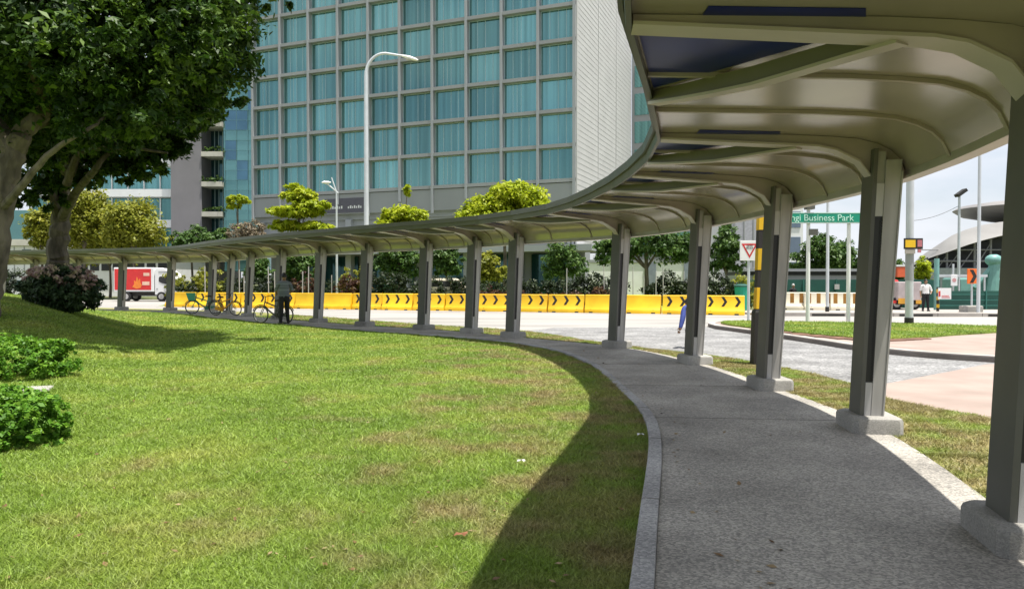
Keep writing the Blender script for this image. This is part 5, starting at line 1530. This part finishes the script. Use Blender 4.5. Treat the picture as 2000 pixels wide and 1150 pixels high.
# ------------------------------------------------------------------ people
def person(label, loc, rz, h, J, zone, mats, hair=True, cap=None):
    """one skinned body grown on a posed skeleton J (metres for a 1.72 m person)"""
    k = h / 1.72
    o = thing('person', label, 'person', loc, 0, None, world=False)
    o.rotation_euler = (0, 0, rz)
    names = list(J); idx = {n: i for i, n in enumerate(names)}
    co = [Vector(J[n][0]) * k for n in names]; rad = [(J[n][1][0] * k, J[n][1][1] * k) if isinstance(J[n][1], tuple) else (J[n][1] * k,) * 2 for n in names]
    E = [(idx[J[n][2]], idx[n]) for n in names if J[n][2]]
    me = bpy.data.meshes.new('body'); me.from_pydata(co, E, [])
    t = bpy.data.objects.new('body_tmp', me); COL.objects.link(t)
    t.modifiers.new('s', 'SKIN'); 
    if not me.skin_vertices: 
        bm = bmesh.new(); bm.from_mesh(me); bm.verts.layers.skin.verify(); bm.to_mesh(me); bm.free()
    for i, sv in enumerate(me.skin_vertices[0].data):
        sv.radius = rad[i]; sv.use_root = (names[i] == 'pelvis')
    t.modifiers.new('u', 'SUBSURF').levels = 2
    dg = bpy.context.evaluated_depsgraph_get(); dg.update()
    m2 = bpy.data.meshes.new_from_object(t.evaluated_get(dg))
    bpy.data.objects.remove(t)
    mb = MB(); mb.add([tuple(v.co) for v in m2.vertices], [list(p.vertices) for p in m2.polygons])
    hc = Vector(J['head'][0]) * k; nk = Vector(J['neck'][0]) * k; up = (hc - nk).normalized()
    fw = Vector(J.get('_face', [(0, 1, 0)])[0]) if '_face' in J else Vector((0, 1, 0))
    fw = (fw - up * fw.dot(up)).normalized(); rt = fw.cross(up)
    # head with chin, nose, ears, eyes
    rings = []
    for j in range(0, 11):
        a = math.pi * j / 10
        zz = -.125 * math.cos(a); r0 = math.sin(a)
        wx = .078 * r0 * (1 - .22 * max(0, -zz / .125)); wy = .098 * r0
        rings.append([hc + up * zz * k + rt * wx * math.cos(b) * k + fw * (wy * math.sin(b) + (.012 if zz < 0 and math.sin(b) > 0 else 0) * r0) * k for b in [q / 14 * 2 * math.pi for q in range(14)]])
    mb.loft(rings, True, True)
    mb.loft([[hc + fw * .09 * k + up * .015 * k, hc + fw * .088 * k + rt * .014 * k - up * .03 * k, hc + fw * .088 * k - rt * .014 * k - up * .03 * k], [hc + fw * .1 * k + up * .012 * k, hc + fw * .118 * k + rt * .006 * k - up * .028 * k, hc + fw * .118 * k - rt * .006 * k - up * .028 * k]], True, True)
    for s in (-1, 1): mb.ellipsoid(hc + rt * s * .079 * k - up * .005 * k, .012 * k, .022 * k, .032 * k, 8, 6)
    # hands: palm is the skin end node; five tapered fingers each
    for s in ('l', 'r'):
        w = Vector(J['wrist_' + s][0]) * k; hh = Vector(J['hand_' + s][0]) * k
        dr = (hh - w).normalized(); sd = dr.cross(fw)
        sd = sd.normalized() if sd.length > .1 else rt
        cu = sd.cross(dr).normalized()
        for q, (off, ln) in enumerate(((-.026, .062), (-.009, .075), (.009, .07), (.025, .055))):
            b = hh + sd * off * k + dr * .01 * k
            mb.tube([b, b + dr * ln * .5 * k + cu * .008 * k, b + dr * ln * .85 * k + cu * .03 * k], [.0095 * k, .0085 * k, .006 * k], 6)
        b = w + dr * .035 * k - sd * .03 * k
        mb.tube([b, b - sd * .02 * k + dr * .03 * k, b - sd * .012 * k + dr * .06 * k], [.011 * k, .010 * k, .007 * k], 6)
    me2 = mb
    # zones by position
    fs = me2.f; v = me2.v
    mi = []
    for f in fs:
        c = Vector((0, 0, 0))
        for i in f: c += Vector(v[i])
        mi.append(zone(c / len(f) / k))
    me2.mi = mi
    body = me2.build('body', mats, o, smooth=True)
    if hair:
        hb = MB(); rings = []
        for j in range(0, 8):
            a = math.radians(4 + j * 14)
            zz = .13 * math.cos(a) + .008; r0 = math.sin(a)
            rings.append([hc + up * (zz - (.0 if True else 0)) * k + rt * .089 * r0 * math.cos(b) * k + fw * (.107 * r0 * math.sin(b) - .012) * k - up * max(0, -math.sin(b)) * .02 * j / 7 * k for b in [q / 14 * 2 * math.pi for q in range(14)]])
        hb.loft(rings, True, False); hb.build('hair', cap or M_hair, o, smooth=True)
    for s in ('l', 'r'):
        a = Vector(J['ankle_' + s][0]) * k; tt = Vector(J['toe_' + s][0]) * k
        f_ = (tt - a); f_.z = 0; f_.normalize(); sdv = Vector((f_.y, -f_.x, 0)); base = min(a.z, tt.z) - .055 * k if a.z < .2 * k else a.z - .06 * k
        sh = MB(); rings = []
        for u, w_, hh_ in ((-.09, .03, .05), (-.06, .042, .09), (.03, .043, .10), (.1, .048, .065), (.16, .04, .045), (.185, .02, .03)):
            c = Vector((a.x, a.y, base)) + f_ * u * k
            rings.append([c + sdv * w_ * k, c + sdv * w_ * .9 * k + Vector((0, 0, hh_ * k)), c - sdv * w_ * .9 * k + Vector((0, 0, hh_ * k)), c - sdv * w_ * k])
        sh.loft(rings, True, True); sh.build('shoe', M_blackp, o)
    return o

def stand(arm_l=None, arm_r=None, step=.0):
    J = {'pelvis': ((0, 0, .93), (.155, .105), None), 'waist': ((0, 0, 1.06), (.175, .125), 'pelvis'), 'chest': ((0, .0, 1.25), (.20, .14), 'waist'), 'collar': ((0, -.01, 1.40), (.11, .08), 'chest'),
         'neck': ((0, 0, 1.47), (.055, .055), 'collar'), 'head': ((0, .015, 1.60), (.06, .065), 'neck')}
    for s, sg in (('l', -1), ('r', 1)):
        st_ = step * sg
        J['hip_' + s] = ((sg * .09, 0, .86), (.112, .115), 'pelvis'); J['knee_' + s] = ((sg * .1, .02 + st_ * .55, .48), (.078, .08), 'hip_' + s)
        J['ankle_' + s] = ((sg * .135, st_, .085), (.058, .06), 'knee_' + s); J['toe_' + s] = ((sg * .155, st_ + .13, .035), (.04, .03), 'ankle_' + s)
        sh_, el, wr, ha = (arm_l if s == 'l' else arm_r) or ((sg * .19, -.01, 1.37), (sg * .25, -.03, 1.10), (sg * .27, .05, .86), (sg * .27, .08, .79))
        J['shoulder_' + s] = (sh_, (.078, .075), 'collar'); J['elbow_' + s] = (el, (.056, .056), 'shoulder_' + s); J['wrist_' + s] = (wr, (.028, .03), 'elbow_' + s); J['hand_' + s] = (ha, (.036, .022), 'wrist_' + s)
    return J
# person pushing the bicycle, back to us
x, y = PG(555, 27.4)
def zone1(c):
    if c.z > 1.455: return 0
    if c.z > .93 and not (abs(c.x) > .2 and c.z < 1.12): return 1
    if abs(c.x) > .2 or c.y > .28: return 0
    return 2
J = stand(arm_l=((-.19, .0, 1.37), (-.26, .12, 1.13), (-.20, .34, 1.02), (-.19, .41, 1.0)), arm_r=((.19, -.01, 1.37), (.27, .05, 1.14), (.24, .20, 1.06), (.24, .28, 1.06)), step=.1)
J['_face'] = ((.15, 1, -.1), 0, None)
Jf = J.pop('_face')
def with_face(J, f):
    return dict(J)
FACE = {}
person('person in striped grey shirt and black trousers pushing a bicycle along the path', (x, y, .055), math.radians(24), 1.88, J, zone1, [M_skin, M_shirtg, M_trou])
# man in the white shirt before the hoarding
x, y = PG(1808, 38.6)
def zone2(c):
    if c.z > 1.455 or (abs(c.x) > .2 and c.z < 1.1): return 0
    return 1 if c.z > .95 else 2
person('man in white shirt and dark trousers standing before the green hoarding', (x, y, .09), math.radians(170), 1.66, stand(arm_l=((-.19, -.01, 1.37), (-.30, -.02, 1.12), (-.22, .12, .95), (-.16, .16, .92))), zone2, [M_skin, M_shirtw, M_trou])
# person behind the striped barriers
x, y = PG(1549, 44.5)
def zone3(c): return 0 if c.z > 1.455 else (1 if c.z > .95 else 2)
person('worker in dark top and pale cap behind the striped barriers', (x, y, -.1), math.radians(200), 1.6, stand(), zone3, [M_skin, M_trou, M_trou], True, M_plate)
# stooping person in blue behind the fourth column
x, y = PG(1357, 17.9)
J = {'pelvis': ((0, -.12, .66), (.15, .12), None), 'waist': ((0, -.02, .80), (.135, .1), 'pelvis'), 'chest': ((0, .12, .93), (.165, .125), 'waist'), 'collar': ((0, .24, 1.0), (.11, .09), 'chest'),
     'neck': ((0, .30, 1.03), (.055, .055), 'collar'), 'head': ((0, .40, 1.09), (.06, .065), 'neck')}
for s, sg in (('l', -1), ('r', 1)):
    J['hip_' + s] = ((sg * .1, -.1, .60), (.098, .1), 'pelvis'); J['knee_' + s] = ((sg * .13, .16, .44), (.065, .065), 'hip_' + s); J['ankle_' + s] = ((sg * .12, -.02, .085), (.043, .045), 'knee_' + s); J['toe_' + s] = ((sg * .14, .11, .035), (.04, .03), 'ankle_' + s)
    if s == 'l': a_ = ((-.19, .22, .97), (-.25, .12, .74), (-.33, .06, .52), (-.36, .06, .43))
    else: a_ = ((.19, .22, .97), (.24, .30, .73), (.17, .42, .55), (.14, .45, .48))
    J['shoulder_' + s] = (a_[0], (.07, .065), 'collar'); J['elbow_' + s] = (a_[1], (.072, .07), 'shoulder_' + s); J['wrist_' + s] = (a_[2], (.05, .05), 'elbow_' + s); J['hand_' + s] = (a_[3], (.036, .024), 'wrist_' + s)
def zone4(c):
    if c.z > 1.02 and c.y > .3: return 0
    if (c.x < -.3 and c.z < .5) or (c.x > .1 and c.y > .42 and c.z < .54): return 0
    return 1 if c.z > .68 or abs(c.x) > .2 and c.z > .45 and c.y < .12 and c.x < 0 or (c.y > .27 and c.z > .5) else 2
person('person in long-sleeved blue shirt stooping behind the walkway column', (x, y, .0), math.radians(8), 1.72, J, zone4, [M_skin, M_shirtb, M_trou])
# ------------------------------------------------------------------ sky, sun, camera
SUN = Vector((.65, -.40, 3.3)).normalized()
w = bpy.data.worlds.new('World'); S.world = w; w.use_nodes = True
nt = w.node_tree; bg = nt.nodes['Background']
sky = nt.nodes.new('ShaderNodeTexSky'); sky.sky_type = 'NISHITA'; sky.sun_disc = False
sky.sun_elevation = math.asin(SUN.z); sky.sun_rotation = math.atan2(SUN.x, SUN.y)
sky.air_density = 1.0; sky.dust_density = 1.6; sky.ozone_density = 1.2
tc = nt.nodes.new('ShaderNodeTexCoord'); mp = nt.nodes.new('ShaderNodeMapping'); mp.inputs['Scale'].default_value = (1.6, 1.6, 5.0)
nt.links.new(tc.outputs['Generated'], mp.inputs['Vector'])
n = nt.nodes.new('ShaderNodeTexNoise'); n.inputs['Scale'].default_value = 2.2; n.inputs['Detail'].default_value = 9; n.inputs['Roughness'].default_value = .55
nt.links.new(mp.outputs[0], n.inputs['Vector'])
r = nt.nodes.new('ShaderNodeMapRange'); r.inputs['From Min'].default_value = .33; r.inputs['From Max'].default_value = .62; r.inputs['To Min'].default_value = .35; r.inputs['To Max'].default_value = .92
nt.links.new(n.outputs['Fac'], r.inputs['Value'])
mx = nt.nodes.new('ShaderNodeMix'); mx.data_type = 'RGBA'
mx.inputs[7].default_value = (6.1, 6.3, 6.8, 1)
nt.links.new(r.outputs[0], mx.inputs[0]); nt.links.new(sky.outputs[0], mx.inputs[6]); nt.links.new(mx.outputs[2], bg.inputs['Color'])
bg.inputs['Strength'].default_value = .085
sd = bpy.data.lights.new('sun', 'SUN'); sd.energy = 4.6; sd.angle = math.radians(.53); sd.color = (1, .955, .88)
so = bpy.data.objects.new('sun', sd); COL.objects.link(so); so.rotation_euler = SUN.to_track_quat('Z', 'Y').to_euler(); so.location = (20, -15, 60)
cd = bpy.data.cameras.new('camera'); cd.sensor_width = 36; cd.lens = F / 2000 * 36; cd.clip_end = 6000; cd.clip_start = .05
co_ = bpy.data.objects.new('camera', cd); COL.objects.link(co_); co_.location = (0, 0, HC)
co_.rotation_euler = (math.radians(90) - math.atan(24 / F), 0, 0)
S.camera = co_
vs = S.view_settings; vs.view_transform = 'Standard'; vs.look = 'None'; vs.gamma = 1; vs.exposure = .85
S.cycles.max_bounces = 8; S.cycles.use_denoising = True
for o in list(S.objects):
    if '_world' in o: del o['_world']
